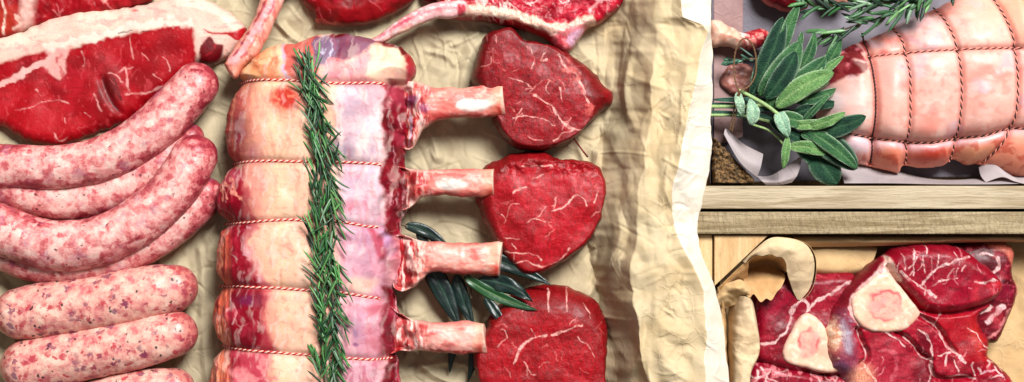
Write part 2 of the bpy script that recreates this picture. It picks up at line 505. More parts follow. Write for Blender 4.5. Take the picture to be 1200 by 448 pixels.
def paper_mat(name, base, dark, rough=0.75, fib=0.10, spec=0.25, trans=0.12, floor_shade=None):
    t = NT(name)
    co = t.coords()
    n = t.noise(co, 28, 5, 0.6)
    f = t.noise(t.coords((1, 0.25, 1)), 900, 3)
    SHADE_MASK = None
    if floor_shade is not None:                           # floor part of the sheet: its shade is mixed into the colour
        sx_ = t.n('ShaderNodeSeparateXYZ'); t.l(co, sx_.inputs[0])
        SHADE_MASK = t.ss(t.math('ADD', sx_.outputs[0], t.math('MULTIPLY', t.math('SUBTRACT', t.noise(co, 14, 4).outputs[0], 0.5), 0.22)), floor_shade[0], floor_shade[1])
    fl = t.voro(co, 520); fs = t.n('ShaderNodeSeparateColor'); t.l(fl.outputs['Color'], fs.inputs[0])
    c = t.mixc(t.ss(n.outputs[0], 0.3, 0.72), tuple(base), tuple(dark))
    if SHADE_MASK is not None: c = t.mixc(SHADE_MASK, tuple(S(200, 186, 156)), c)
    c = t.mixc(t.math('MULTIPLY', f.outputs[0], fib), c, tuple(np.array(base) * 0.55))
    c = t.mixc(t.math('MULTIPLY', t.math('GREATER_THAN', fs.outputs[0], 0.985), 0.25), c, tuple(np.array(dark) * 0.6))
    wr = t.noise(t.warp(co, 30, 0.01), 85, 5, 0.62, 0.4)
    wc = t.warp(co, 26, 0.02)
    v1 = t.voro(wc, 34); v2 = t.voro(t.warp(co, 40, 0.01), 82)
    e2 = t.voro(t.warp(co, 30, 0.014), 58, 'DISTANCE_TO_EDGE')
    msk = t.ss(t.noise(co, 16, 2).outputs[0], 0.5, 0.68)
    nb = t.bump(v1.outputs['Distance'], 0.0075, 0.12)
    nb = t.bump(v2.outputs['Distance'], 0.0026, 0.12, nb)
    nb = t.bump(t.math('MULTIPLY', t.ss(e2.outputs['Distance'], 0.09, 0.0), msk), 0.0009, 0.35, nb)
    nb = t.bump(wr.outputs[0], 0.0010, 0.35, nb); nb = t.bump(f.outputs[0], 0.0002, 0.5, nb)
    m = t.done(c, rough, nb, spec)
    if trans:
        tr = t.n('ShaderNodeBsdfTranslucent'); mx = t.n('ShaderNodeMixShader')
        if isinstance(c, tuple): pass
        t.l(c, tr.inputs[0]); t.l(nb, tr.inputs['Normal']); mx.inputs[0].default_value = trans
        t.l(t.b.outputs[0], mx.inputs[1]); t.l(tr.outputs[0], mx.inputs[2]); t.l(mx.outputs[0], t.out.inputs[0])
    return m

def wood_mat(name, base, dark, scale=1.0, along='x', saw=0.0, knots=0.0, rough=0.7, ringy=60):
    t = NT(name)
    sc = (0.06, 1, 1) if along == 'x' else (1, 0.06, 1)
    co = t.coords(sc)
    n = t.noise(t.warp(co, 20, 0.012), ringy * 2.2 * scale, 5, 0.6, 0.6)
    g = t.noise(co, 700 * scale, 3, 0.7)
    b = t.noise(t.coords((0.35, 1, 1) if along == 'x' else (1, 0.35, 1)), 22, 3)
    c = t.mixc(t.ss(n.outputs[0], 0.36, 0.66), tuple(base), tuple(dark))
    c = t.mixc(t.math('MULTIPLY', t.ss(g.outputs[0], 0.52, 0.75), 0.45), c, tuple(np.array(dark) * 0.5))
    c = t.mixc(t.math('MULTIPLY', t.ss(b.outputs[0], 0.45, 0.7), 0.4), c, tuple(np.array(base) * np.array((0.78, 0.75, 0.72))))
    nb = t.bump(g.outputs[0], 0.0012, 0.8); nb = t.bump(n.outputs[0], 0.0015, 0.6, nb)
    if saw:
        sco = t.coords((1, 0.35, 1), (0, 0, math.radians(16)))
        sw = t.noise(sco, 240, 4, 0.65, 0.4)
        c = t.mixc(t.math('MULTIPLY', t.ss(sw.outputs[0], 0.5, 0.75), 0.5 * saw), c, tuple(np.array(dark) * 0.5))
        nb = t.bump(sw.outputs[0], 0.004, saw, nb)
    if knots:
        v = t.voro(t.coords((1, 1, 1)), 6.5)
        k = t.ss(v.outputs['Distance'], 0.07, 0.03)
        c = t.mixc(t.math('MULTIPLY', k, knots), c, tuple(np.array(dark) * 0.35))
    return t.done(c, rough, nb, 0.25)

def plain_mat(name, col, rough=0.6, nscale=300, var=0.3, bumpd=0.0006, spec=0.4, sss=0.0):
    t = NT(name)
    co = t.coords()
    n = t.noise(co, nscale, 4)
    c = t.mixc(t.ss(n.outputs[0], 0.3, 0.7), tuple(np.array(col) * (1 - var)), tuple(np.minimum(np.array(col) * (1 + var), 0.95)))
    return t.done(c, rough, t.bump(n.outputs[0], bumpd, 0.8), spec, sss)

def leaf_mat(name, rough=0.5, bumpd=0.0005, scale=600, trans=0.15, spec=0.4, fine=0.25):
    t = NT(name)
    co = t.coords()
    n = t.noise(co, scale, 3, 0.6)
    k = t.math('MULTIPLY_ADD', t.math('SUBTRACT', n.outputs[0], 0.5), fine * 4, 1.0)
    cc = t.n('ShaderNodeCombineColor')
    for i in range(3): t.l(k, cc.inputs[i])
    c = t.mixc(1.0, t.attr(), cc.outputs[0], 'MULTIPLY')
    nb = t.bump(n.outputs[0], bumpd, 0.8)
    m = t.done(c, rough, nb, spec)
    tr = t.n('ShaderNodeBsdfTranslucent'); mx = t.n('ShaderNodeMixShader')
    t.l(c, tr.inputs[0]); mx.inputs[0].default_value = trans
    t.l(t.b.outputs[0], mx.inputs[1]); t.l(tr.outputs[0], mx.inputs[2]); t.l(mx.outputs[0], t.out.inputs[0])
    return m

M = {}
M['beef'] = meat_mat('raw_beef', 0.26, 0.0005, 0.48, spec=0.2, coat=0.07, fscale=460)
M['fillet'] = meat_mat('fillet_cut_face', 0.30, 0.0007, 0.46, spec=0.25, coat=0.06, fscale=460, fib=0.8)
M['coarse'] = meat_mat('coarse_raw_beef', 0.32, 0.0006, 0.5, fscale=460, coat=0.07, spec=0.25, fib=0.6)
M['joint'] = meat_mat('roast_surface', 0.10, 0.0003, 0.48, coat=0.03, spec=0.2)
M['bone'] = meat_mat('scraped_bone', 0.14, 0.0005, 0.42, grain=(0.5, 1, 1), coat=0.06, spec=0.3)
M['skin'] = meat_mat('pork_skin', 0.08, 0.00025, 0.44, sss=0.2, fscale=350, coat=0.05, spec=0.3)
M['marrow'] = meat_mat('cut_bone', 0.10, 0.0003, 0.5, sss=0.15)
M['shin'] = meat_mat('raw_shin', 0.24, 0.0004, 0.42, coat=0.08, fscale=420, spec=0.25, fib=0.7)
M['saus_a'] = sausage_mat('coarse_sausage', 0)
M['saus_b'] = sausage_mat('herb_sausage', 1)
M['kraft'] = paper_mat('brown_paper', S(224, 203, 168), S(210, 186, 146), floor_shade=(0.24, 0.40), trans=0.06)
M['kraft_lit_rim'] = paper_mat('paper_lit_rim', S(248, 238, 222), S(240, 226, 206))  # whiter copy for the rim strip: strong light put into its colour
M['kraft_shaded'] = paper_mat('brown_paper_shaded', S(220, 180, 132), S(206, 160, 112), trans=0.06)  # darker copy for the curl inside and folds: shade put into the colour
M['kraft_lit'] = paper_mat('brown_paper_lit', S(236, 210, 174), S(224, 196, 158), trans=0.06)  # paler copy for the flap and bright fold: light put into the colour
M['kraft2'] = paper_mat('tan_paper', S(230, 198, 152), S(218, 180, 132))
M['tissue'] = paper_mat('grey_tissue_paper', S(134, 128, 136), S(118, 112, 122), 0.6, 0.05)
M['wood'] = wood_mat('pale_crate_wood', S(200, 184, 158), S(160, 142, 114), knots=0.35)
M['wood_saw'] = wood_mat('sawn_crate_wood', S(190, 172, 140), S(140, 120, 90), saw=0.9, knots=0.5)
M['wood_y'] = wood_mat('pine_block', S(228, 196, 152), S(206, 166, 120), along='y', ringy=34, saw=0.3)
M['endgrain'] = plain_mat('rough_end_grain', S(112, 86, 56), 0.9, 300, 0.9, 0.006)
M['table'] = wood_mat('table_boards', S(120, 92, 66), S(84, 60, 42), ringy=30)
M['tw_red'] = plain_mat('red_thread', S(220, 60, 50), 0.8, 900, 0.2)
M['tw_white'] = plain_mat('cream_thread', S(250, 206, 190), 0.8, 900, 0.15)
M['tw_dark'] = plain_mat('brown_thread', S(88, 30, 28), 0.8, 900, 0.3)
M['tw_pink'] = plain_mat('pale_red_thread', S(224, 150, 134), 0.8, 900, 0.3)
M['tw_black'] = plain_mat('black_thread', S(30, 20, 20), 0.8, 900, 0.3)
M['jute'] = plain_mat('jute_fibre', S(112, 84, 60), 0.9, 700, 0.4)
M['needle'] = leaf_mat('rosemary_leaf', 0.42, 0.0002, 500, 0.08, 0.4)
M['sage'] = leaf_mat('sage_leaf', 0.68, 0.0030, 520, 0.12, 0.22, 0.42)
M['bay'] = leaf_mat('bay_leaf', 0.36, 0.0004, 220, 0.08, 0.5, 0.2)
M['stem'] = plain_mat('woody_stem', S(96, 84, 66), 0.7, 400, 0.4)
M['gstem'] = plain_mat('green_stem', S(150, 176, 118), 0.6, 400, 0.25)
# ------------------------------------------------------------------ camera, light, ground
cam = bpy.data.cameras.new('camera'); co_ = bpy.data.objects.new('camera', cam); COL.objects.link(co_)
co_.location = (0, 0, H * 0.001); co_.rotation_euler = (0, 0, 0)
cam.sensor_width = 36; cam.lens = 36 * (H / 1200.0); cam.clip_end = 50; cam.clip_start = 0.05
SC.camera = co_

w = bpy.data.worlds.new('World'); SC.world = w; w.use_nodes = True
bg = w.node_tree.nodes.get('Background') or w.node_tree.nodes.new('ShaderNodeBackground')
bg.inputs[0].default_value = (1.0, 0.985, 0.97, 1); bg.inputs[1].default_value = 0.19
def area(name, loc, target, size, power, col):
    l = bpy.data.lights.new(name, 'AREA'); l.shape = 'SQUARE'; l.size = size; l.energy = power; l.color = col
    o = bpy.data.objects.new(name, l); COL.objects.link(o); o.location = loc
    from mathutils import Vector
    d = Vector(target) - Vector(loc); o.rotation_euler = d.to_track_quat('-Z', 'Y').to_euler()
area('window_light', (0.95, 1.85, 2.9), (0.0, 0, 0), 1.2, 292, (1.0, 0.99, 0.975))
SC.view_settings.view_transform = 'Standard'; SC.view_settings.look = 'None'
SC.view_settings.exposure = 0.0; SC.view_settings.gamma = 1.0

V, F = box_arrays(-1.3, 1.3, -0.9, 0.9, -0.06, -0.030)
mk('table_surface', V, F, M['table'], smooth=False)['kind'] = 'structure'

# ------------------------------------------------------------------ crates
def board(name, parent, x0, x1, y0, y1, z0, z1, mat, zref=0, seed=0, bev=1.2):
    """plank given in plan millimetres"""
    a = W(x0, y1, z0, zref); b = W(x1, y0, z1, zref)
    V, F = box_arrays(a[0], b[0], a[1], b[1], a[2], b[2])
    o = mk(name, V, F, mat, parent, smooth=False)
    m = o.modifiers.new('bevel', 'BEVEL'); m.width = bev * 0.001; m.segments = 2
    return o

def prism(name, parent, pts, z0, z1, mat, zref, rough=0.0, seed=0):
    """upright block with a polygonal plan; rough > 0 gives it a hacked top"""
    if rough:
        s = slab(name, pts, zref, z0 + 2, z1 - z0 - 2, 2, 1.6, mat, parent, res=1.2, smoothpoly=False, wob=0.4,
                 hfun=lambda x, y, d, t: rough * (fbm(x, y, 9, seed, 4, 0.7) + 0.6 * vnoise(x, y, 3, seed + 4)), seed=seed)
        return s.o
    p = np.array(pts, float)
    n = len(p)
    V = np.vstack([W(p[:, 0], p[:, 1], z0, zref), W(p[:, 0], p[:, 1], z1, zref)])
    F = [tuple(range(n)), tuple(range(2 * n - 1, n - 1, -1))] + [(i + n, (i + 1) % n + n, (i + 1) % n, i) for i in range(n)]
    o = mk(name, V, F, mat, parent, smooth=False)
    m = o.modifiers.new('bevel', 'BEVEL'); m.width = 0.0009; m.segments = 2
    return o

ZR = 72
# big crate on the left (its boards lie under the brown paper)
cr = thing('wooden_crate', 400, 224, -30, 0, 'large wooden crate on the left, hidden under crumpled paper, holding the rib roast', 'crate', 'wooden crates')
board('base_board', cr, -100, 800, -70, 520, -29, -17, M['wood_y'])
board('side_board', cr, 800, 812, -70, 520, -28.5, 58, M['wood_y'])
board('side_board', cr, -112, -100.5, -70, 520, -28.5, 58, M['wood_y'])
board('end_board', cr, -112, 812, -83, -70.5, -28.5, 57, M['wood'])
board('end_board', cr, -112, 812, 520.5, 533, -28.5, 57, M['wood'])

cr = thing('wooden_crate', 1010, 70, -30, 0, 'crate at upper right with a smooth pale board below the tied pork joint', 'crate', 'wooden crates')
board('base_board', cr, 828, 1260, -100, 217, -29, -17, M['wood_y'], ZR)
board('side_board', cr, 814, 828, -100, 217.5, -28.5, ZR - 14, M['wood_y'], ZR)
board('side_board', cr, 1260.5, 1275, -100, 217.5, -28.5, ZR - 2, M['wood_y'], ZR)
board('end_board', cr, 814, 1275, 218, 245, -28.2, ZR, M['wood'], ZR, bev=1.6)
board('end_board', cr, 814, 1275, -125, -100.5, -28.2, ZR, M['wood'], ZR)
prism('corner_block', cr, [(837, 158), (891, 216), (837, 216)], -16.5, 40, M['endgrain'], 40, rough=6.0, seed=3)

cr = thing('wooden_crate', 1010, 400, -30, 0, 'crate at lower right with a rough sawn board and pine corner block', 'crate', 'wooden crates')
board('base_board', cr, 836, 1260, 277, 520, -29, -17, M['wood_y'], ZR)
board('side_board', cr, 810, 836.5, 275.5, 520, -28.5, ZR - 12, M['wood_y'], ZR)
board('side_board', cr, 1260.5, 1275, 275.5, 520, -28.5, ZR - 6, M['wood_y'], ZR)
board('end_board', cr, 808, 1275, 248.4, 274.6, -28.2, ZR - 1, M['wood_saw'], ZR, bev=1.8)
board('end_board', cr, 808, 1275, 520.5, 545, -28.2, ZR - 1, M['wood'], ZR)
prism('corner_block', cr, [(838.5, 276.2), (902, 276.2), (838.5, 336)], -16.5, ZR - 8, M['wood_y'], ZR, seed=5)

# ------------------------------------------------------------------ brown paper lining of the left crate
def liner():
    K = [  # y, floor end, shaded wall foot, ridge, white edge, rim edge
        (-60, 712, 738, 766, 800, 834), (0, 712, 740, 768, 800, 834), (20, 712, 742, 771, 801, 834), (29, 712, 743, 773, 822, 834),
        (38, 712, 744, 775, 829, 834), (60, 712, 742, 768, 822, 835), (112, 714, 738, 761, 810, 835), (165, 712, 730, 756, 799, 835), (200, 706, 722, 750, 793, 833),
        (224, 702, 716, 744, 787, 827), (250, 702, 716, 744, 788, 820), (270, 704, 718, 742, 792, 818), (290, 706, 720, 740, 799, 820), (310, 708, 722, 738, 810, 828),
        (340, 712, 724, 740, 823, 838), (370, 718, 730, 744, 826, 847), (420, 724, 738, 751, 825, 852), (448, 728, 742, 757, 825, 854), (510, 730, 745, 760, 825, 858)]
    K = np.array(K, float); K[:, 1] -= 16; K[:, 2] -= 20
    ys = np.arange(-66, 512, 1.4)
    L = np.stack([np.interp(ys, K[:, 0], K[:, i]) for i in range(1, 6)], 1)
    for i, a in enumerate((6, 5, 2.2, 1.6, 1.4)):
        L[:, i] += fbm(ys, ys * 0 + 50 * i, 22, 30 + i, 3) * a * 2
    Z = np.stack([np.interp(ys, [-60, 130, 200, 300, 510], [2, 2, 3, 3, 3]), np.interp(ys, [-60, 130, 250, 510], [12, 14, 20, 18]),
                  np.interp(ys, [-60, 60, 150, 230, 330, 510], [76, 78, 80, 84, 86, 84]), 0 * ys + 92, 0 * ys + 76], 1)
    Z[:, 2] += trinoise(ys, ys * 0, 40, 3) * 8
    Z[:, 3] += trinoise(ys, ys * 0, 30, 7) * 3
    x0 = np.arange(-96, 680, 1.5)
    cols_x, cols_z = [], []
    for j, y in enumerate(ys):
        fl = np.r_[x0[0], L[j, 0]]
        n0 = len(x0)
        xs = np.linspace(fl[0], fl[1], n0); zs = np.linspace(0, Z[j, 0], n0)
        segs_x = [xs]; segs_z = [zs]
        for i, m in enumerate((20, 38, 42, 22)):
            t = np.linspace(0, 1, m + 1)[1:]
            segs_x.append(L[j, i] + (L[j, i + 1] - L[j, i]) * t); segs_z.append(Z[j, i] + (Z[j, i + 1] - Z[j, i]) * t)
        t = np.linspace(0, 1, 9)[1:]
        segs_x.append(L[j, 4] + t * 1.5); segs_z.append(Z[j, 4] - 18 * t)
        cols_x.append(np.concatenate(segs_x)); cols_z.append(np.concatenate(segs_z))
    x = np.array(cols_x); z = np.array(cols_z); y = np.repeat(ys[:, None], x.shape[1], 1)
    wall = sstep(690, 745, x)
    calm = 1 - 0.55 * sstep(765, 800, x)
    cr_ = trinoise(x, y, 58, 1) * 11.0 + trinoise(x * 1.25, y * 0.8, 30, 2) * 9.5 * calm + trinoise(x, y, 14, 4) * 2.4 - 2
    crw = trinoise(x * 2.2, y * 0.8, 60, 8) * 15.0 + trinoise(x * 1.6, y, 24, 9) * 7
    edge = 1 - sstep(800, 822, x)
    def crease(sc, sd_, wd, h):
        n = trinoise(x, y, sc, sd_); m = sstep(-0.05, 0.2, vnoise(x, y, sc * 1.1, sd_ + 3))
        return h * m * np.maximum(0, 1 - np.abs(n) * sc / wd)
    cr_ = cr_ + crease(60, 31, 3.0, 3.2) - crease(44, 33, 2.4, 2.2) + crease(26, 35, 1.8, 1.4) - crease(30, 37, 1.8, 1.4)
    z = z + cr_ * (1 - 0.5 * wall) * (0.3 + 0.7 * edge) + crw * wall * (1 - sstep(750, 775, x)) + (trinoise(x, y, 44, 21) * 16 + trinoise(x, y, 22, 22) * 7 + trinoise(x, y, 10, 23) * 1.6 + crease(40, 41, 1.8, 2.4) - crease(28, 43, 1.6, 1.8) + crease(18, 45, 1.5, 1.2)) * sstep(765, 780, x) * edge
    for pts, h, wd in (([(234, 292), (240, 340), (236, 380), (244, 448)], 4, 7), ([(318, -10), (326, 22), (338, 40), (352, 50)], 6, 6), ([(300, 30), (320, 26), (338, 40)], 3, 5),
                       ([(492, 148), (505, 160), (514, 185)], 7, 8), ([(500, 60), (522, 66), (532, 76)], 3.5, 5), ([(530, 54), (560, 40)], 3, 4), ([(490, 432), (530, 424), (575, 440)], 6, 7),
                       ([(480, 415), (510, 440), (540, 452)], 6, 7), ([(726, 300), (700, 330), (690, 345)], 7, 7), ([(716, 240), (722, 275), (712, 310)], 6, 8), ([(745, 60), (735, 110), (742, 150)], 5, 7)):
        p = spline(pts, 5)
        d = seg_dist(x.ravel(), y.ravel(), p[:-1], p[1:]).reshape(x.shape)
        z = z + h * np.maximum(0, 1 - d / wd)
    z = np.maximum(z, -12)
    wm = sstep(705, 725, x) * (1 - sstep(762, 790, x))
    x = x + wm * (trinoise(x * 1.2, y * .55, 46, 51) * 16 + trinoise(x, y * .8, 22, 53) * 6)
    rim = sstep(800, 815, x); z = z + rim * (trinoise(x, y, 26, 55) * 5 + crease(22, 57, 1.6, 1.6))
    r_, c_ = x.shape
    zr = np.interp(x, [690, 722, 760, 800, 836], [0, 14, 78, 90, 78])
    s = (H - zr) / H
    V = np.stack([(x - CX) * s, (CY - y) * s, z], -1).reshape(-1, 3) * 0.001
    i, j = np.meshgrid(np.arange(r_ - 1), np.arange(c_ - 1), indexing='ij')
    a = (i * c_ + j).ravel()
    F = np.stack([a, a + c_, a + c_ + 1, a + 1], 1)
    o = mk('paper_lining', V, F, [M['kraft'], M['kraft_lit_rim']], midx=np.tile((np.arange(c_ - 1) >= len(x0) + 20 + 38 + 42 - 1).astype(int), r_ - 1))
    md = o.modifiers.new('thickness', 'SOLIDIFY'); md.thickness = 0.0004; md.offset = -1
    tag(o, 'crumpled brown paper sheet lining the left crate, torn edge folded over its rim', 'paper')
liner()

# ------------------------------------------------------------------ beef steaks at the upper left
def sirloin():
    zr = 16
    t = thing('sirloin_steak', 130, 90, 0, zr, 'raw red steak with a thick white fat cap above the long curved sausages', 'steak')
    out = [(-40, 58), (0, 44), (30, 34), (60, 20), (90, 14), (150, 8), (185, 1), (210, -4), (240, -1), (265, 12), (284, 29), (290, 38), (286, 52), (272, 62), (262, 70), (246, 77),
           (232, 74), (226, 79), (200, 102), (172, 124), (148, 141), (112, 156), (82, 167), (60, 171), (38, 168), (18, 159), (0, 148), (-40, 140)]
    fat_edge = [(-45, 98), (0, 78), (20, 72), (34, 66), (50, 63), (62, 62), (66, 60), (80, 60), (100, 53), (120, 46), (142, 43), (165, 38), (190, 34), (212, 30), (226, 31), (230, 45), (232, 62), (233, 76),
                (262, 80), (300, 60), (300, 20), (262, -12), (210, -20), (-45, 30)]
    def hf(x, y, d, q):
        fp = np.array(fat_edge, float)
        inn = sdf(x, y, fp)
        dm = spline([(122, 94), (126, 106), (134, 122), (142, 132)], 4)
        return -3.5 * np.exp(-(seg_dist(x, y, dm[:-1], dm[1:]) / 4.5) ** 2) + 2.5 * sstep(-6, 10, inn) + fbm(x, y, 36, 5, 2) * 5 + fbm(x, y, 9, 6, 2) * 0.3
    def pt(P):
        P.fill((196, 28, 44))
        P.noise(40, (150, 14, 32), 0.0, 0.35, 0.75, 1); P.noise(22, (216, 52, 62), 0.05, 0.4, 0.6, 2); P.noise(5, (170, 18, 34), 0.05, 0.35, 0.45, 3, 0.5, 1.6, 0.6)
        P.noise(3.2, (226, 88, 92), 0.2, 0.5, 0.5, 4, 1, 0.6, 0.8)
        P.blob(132, 104, 11, 22, (104, 4, 20), 0.9, 0.7, -20); P.blob(120, 112, 5, 16, (124, 8, 26), 0.7, 0.7, -10); P.line([(122, 94), (126, 106), (134, 122), (140, 130)], 2.0, (84, 2, 16), .8, 1.5); P.line([(136, 92), (142, 104), (144, 118)], 1.5, (96, 4, 18), .8, 1.2)
        P.blob(40, 150, 45, 18, (214, 36, 48), 0.35, 0.9)
        for ln, wd in (([(20, 130), (38, 126), (52, 120)], 1.6), ([(52, 120), (72, 117), (84, 122)], 1.1), ([(98, 60), (103, 70), (100, 78)], 1.8), ([(78, 138), (80, 144)], 1.6), ([(66, 156), (72, 166), (80, 162)], 1.6),
                       ([(112, 112), (118, 122), (122, 132)], 2.6), ([(140, 85), (148, 80), (150, 98), (154, 110)], 2.4), ([(150, 112), (164, 110), (182, 106), (192, 101)], 3.0), ([(192, 68), (198, 76), (200, 84)], 2.0),
                       ([(152, 46), (155, 58), (158, 70)], 1.6), ([(180, 88), (190, 95)], 1.2), ([(150, 82), (158, 79)], 1.2), ([(130, 86), (140, 90), (146, 96)], 1.4), ([(168, 62), (176, 72)], 1.0), ([(46, 106), (52, 112)], 1.4),
                       ([(102, 132), (108, 138)], 1.6), ([(0, 149), (8, 156)], 3.0)):
            P.line(ln, wd * 0.6, (240, 176, 170), 0.75, 0.9, seed=wd)
        P.veins(26, (0, 60, 215, 165), (226, 110, 110), 7, 0.9, 12, 0.4)
        P.poly(fat_edge, (242, 200, 184), 1.0, 2.2)
        for ln, wd in (([(66, 64), (58, 74), (40, 80), (28, 90), (12, 98), (-10, 108)], 7), ([(34, 84), (20, 94), (0, 103)], 4.5)):
            P.line(ln, wd, (240, 186, 178), 0.95, 1.6, seed=3)
        P.poly([(56, 60), (84, 58), (80, 72), (80, 86), (72, 94), (62, 88), (54, 80), (60, 70)], (240, 178, 170), 0.95, 2)
        P.noise(7, (206, 66, 74), 0.0, 0.3, 0.7, 8, mask=1 - sstep(14, 22, np.hypot(P.x - 68, P.y - 82)))
        fat = sstep(-1, 1.5, sdf(P.x, P.y, np.array(fat_edge, float)))
        P.noise(16, (240, 184, 174), 0.0, 0.5, 0.7, 11, 1.3, 0.7, 0.35, mask=fat * (P.y < 40 + (150 - P.x) * 0.15))
        P.noise(34, (250, 222, 202), 0.0, 0.3, 0.6, 12, 0.6, 1.6, -0.25, mask=fat)
        P.noise(6, (228, 160, 154), 0.18, 0.42, 0.6, 13, 0.5, 1.4, -0.3, mask=fat)
        P.line([(60, 58), (110, 46), (150, 36), (190, 27), (222, 28)], 8, (252, 236, 220), 0.8, 4)
        P.line([(142, 40), (160, 37), (178, 38)], 1.1, (60, 30, 30), 0.8, 0.8)
        P.blob(162, 14, 5, 2, (226, 100, 96), 0.8)
        P.poly([(240, 36), (256, 40), (276, 38), (288, 32), (290, 44), (284, 49), (266, 43), (248, 41)], (198, 40, 46), 1, 1.2)
        P.poly([(240, 52), (248, 45), (254, 52), (262, 54), (262, 62), (258, 70), (246, 77), (234, 74), (236, 64)], (122, 14, 28), 1, 1.5)
        P.line([(241, 66), (250, 61), (254, 54)], 2.0, (176, 40, 50), 0.9); P.line([(246, 50), (249, 60)], 1.6, (60, 6, 14), 0.8)
        P.noise(8, (232, 150, 130), 0.0, 0.3, 0.7, 15, mask=(P.x > 262) * (P.y > 48))
    s = slab('steak', out, zr, 8, 17, 8, 15, M['beef'], t, res=1.0, hfun=hf, paint=pt, wob=1.2, seed=21)
sirloin()

def back_steak():
    out = [(-40, -60), (200, -60), (180, -5), (168, 3), (120, 16), (85, 20), (60, 26), (30, 36), (12, 43), (-4, 46), (-40, 50)]
    def pt(P):
        P.fill((186, 24, 42)); P.noise(18, (140, 12, 28), 0, .3, .7, 1); P.noise(5, (214, 58, 66), .1, .4, .6, 2, 1, .5, .9)
        P.veins(14, (30, -40, 170, 25), (232, 130, 130), 5, 1.4, 18, 0.7)
        P.blob(36, 4, 9, 60, (236, 186, 174), 0.95, 0.7, 12)
        P.blob(10, 24, 16, 22, (206, 70, 56), 0.9, 0.7)
        P.line([(4, -8), (8, 14), (6, 40)], 2, (246, 208, 190)); P.line([(20, 18), (26, 30), (18, 34)], 4, (244, 196, 180), 0.9, 1.5)
        P.line([(124, 4), (132, -4), (140, -10)], 2.5, (240, 160, 150))
    s = slab('beef_steak', out, 14, 8, 14, 8, 12, M['beef'], None, res=1.2, paint=pt, seed=31, hfun=lambda x, y, d, t: fbm(x, y, 14, 4, 3) * 4)
    tag(s.o, 'red steak with a stub of pale fat, cut by the top left corner', 'steak')
back_steak()

# ------------------------------------------------------------------ sausages
def sausage(label, pts, kind, group, seed, tipd=None, zref=24):
    """pts: (px, py, z centre, radius)"""
    p = spline(pts, 10); p, s = resample(p, 1.3)
    L = s[-1]
    r = p[:, 3].copy()
    for e in (s, L - s):
        k = np.clip(e / (r * 0.95), 0, 1); r = r * (np.sqrt(np.maximum(1 - (1 - k) ** 2.1, 0)) * 0.97 + 0.03)
    C = W(p[:, 0], p[:, 1], p[:, 2], zref)
    seg = 72
    V, F = tube_arrays(C, r * 0.001 * (H - zref) / H, seg, 0.94)
    th = np.tile(np.arange(seg) / seg * 2 * math.pi, len(p)); ss_ = np.repeat(s, seg)
    cen = np.repeat(C, seg, 0)
    nz = fbm(ss_ + 300 * np.cos(th), 60 * np.sin(th) + ss_ * 0.2, 38, seed, 4)
    nz2 = fbm(np.cos(th) * 30 + ss_, np.sin(th) * 30 + 40, 9, seed + 5, 2)
    nz = fbm(V[:, 0] * 1000 + seed * 50, V[:, 1] * 1000 + V[:, 2] * 700, 22, seed, 3)
    V = cen + (V - cen) * (1 + 0.055 * nz + 0.02 * fbm(V[:, 0] * 1000, V[:, 1] * 1000 - V[:, 2] * 600, 7, seed + 8, 2))[:, None]
    # knotted ends
    n = len(V)
    seg_i = np.arange(seg)
    caps = [tuple(seg_i[::-1]), tuple(seg_i + n - seg)]
    Fl = [tuple(f) for f in F] + caps
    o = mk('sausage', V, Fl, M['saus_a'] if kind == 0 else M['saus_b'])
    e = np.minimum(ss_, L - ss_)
    ed = 0.40 + 0.6 * (1 - sstep(4, 34, e)) + 0.42 * np.abs(np.cos(th)) ** 3  # redder ends; along the sides, edge shading is put into the colour
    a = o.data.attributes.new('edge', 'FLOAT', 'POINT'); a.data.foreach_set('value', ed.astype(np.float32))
    tag(o, label, 'sausage', group)
G1 = 'coarse pork sausages curled side by side'
sausage('mottled pink sausage topmost of the curved ones, its end touching the steak', [(-70, 196, 38, 27), (0, 195, 38, 26), (60, 197, 38, 26), (110, 191, 38, 27), (152, 175, 38, 28), (190, 146, 37, 28), (220, 114, 35, 27), (240, 90, 32, 25), (248, 80, 30, 22)], 0, G1, 1)
sausage('sausage sunk between two longer curved ones, mostly hidden', [(-70, 196, 22, 24), (0, 213, 22, 25), (40, 229, 22, 25), (80, 234, 22, 25), (120, 227, 22, 25), (160, 207, 22, 25), (196, 180, 22, 22), (222, 162, 22, 17), (238, 155, 22, 13)], 0, G1, 2)
sausage('fattest curved coarse sausage, lying over its neighbours beside the roast', [(-70, 240, 44, 29), (0, 266, 44, 29), (50, 284, 44, 29), (95, 287, 44, 29), (140, 275, 44, 29), (180, 250, 43, 29), (212, 217, 41, 28), (232, 182, 38, 26), (241, 160, 36, 22)], 0, G1, 3)
sausage('lowest of the curved sausages, showing only a strip above the pale herb sausage', [(-70, 262, 23, 24), (0, 291, 23, 24), (40, 306, 23, 25), (90, 309, 23, 25), (140, 298, 23, 25), (188, 274, 23, 25), (228, 243, 23, 23), (254, 212, 22, 18)], 0, G1, 4)
G2 = 'pale herb sausages below the curved ones'
sausage('pale sausage with red and dark flecks, directly under the curved ones', [(-6, 371, 30, 26), (40, 365, 30, 32), (100, 357, 30, 33), (160, 346, 30, 33), (204, 338, 29, 28), (232, 335, 28, 24)], 1, G2, 6, zref=28)
sausage('pale sausage with black green herb flecks, ending over the corner stub of another', [(2, 432, 30, 26), (40, 427, 30, 31), (90, 417, 30, 31), (150, 404, 31, 31), (200, 392, 31, 28), (232, 386, 30, 23)], 1, G2, 7, zref=28)
sausage('pale sausage cut by the bottom edge, only a small curved end in view', [(60, 492, 26, 27), (110, 474, 26, 28), (160, 461, 26, 28), (200, 455, 26, 24), (228, 456, 25, 20)], 1, G2, 8)
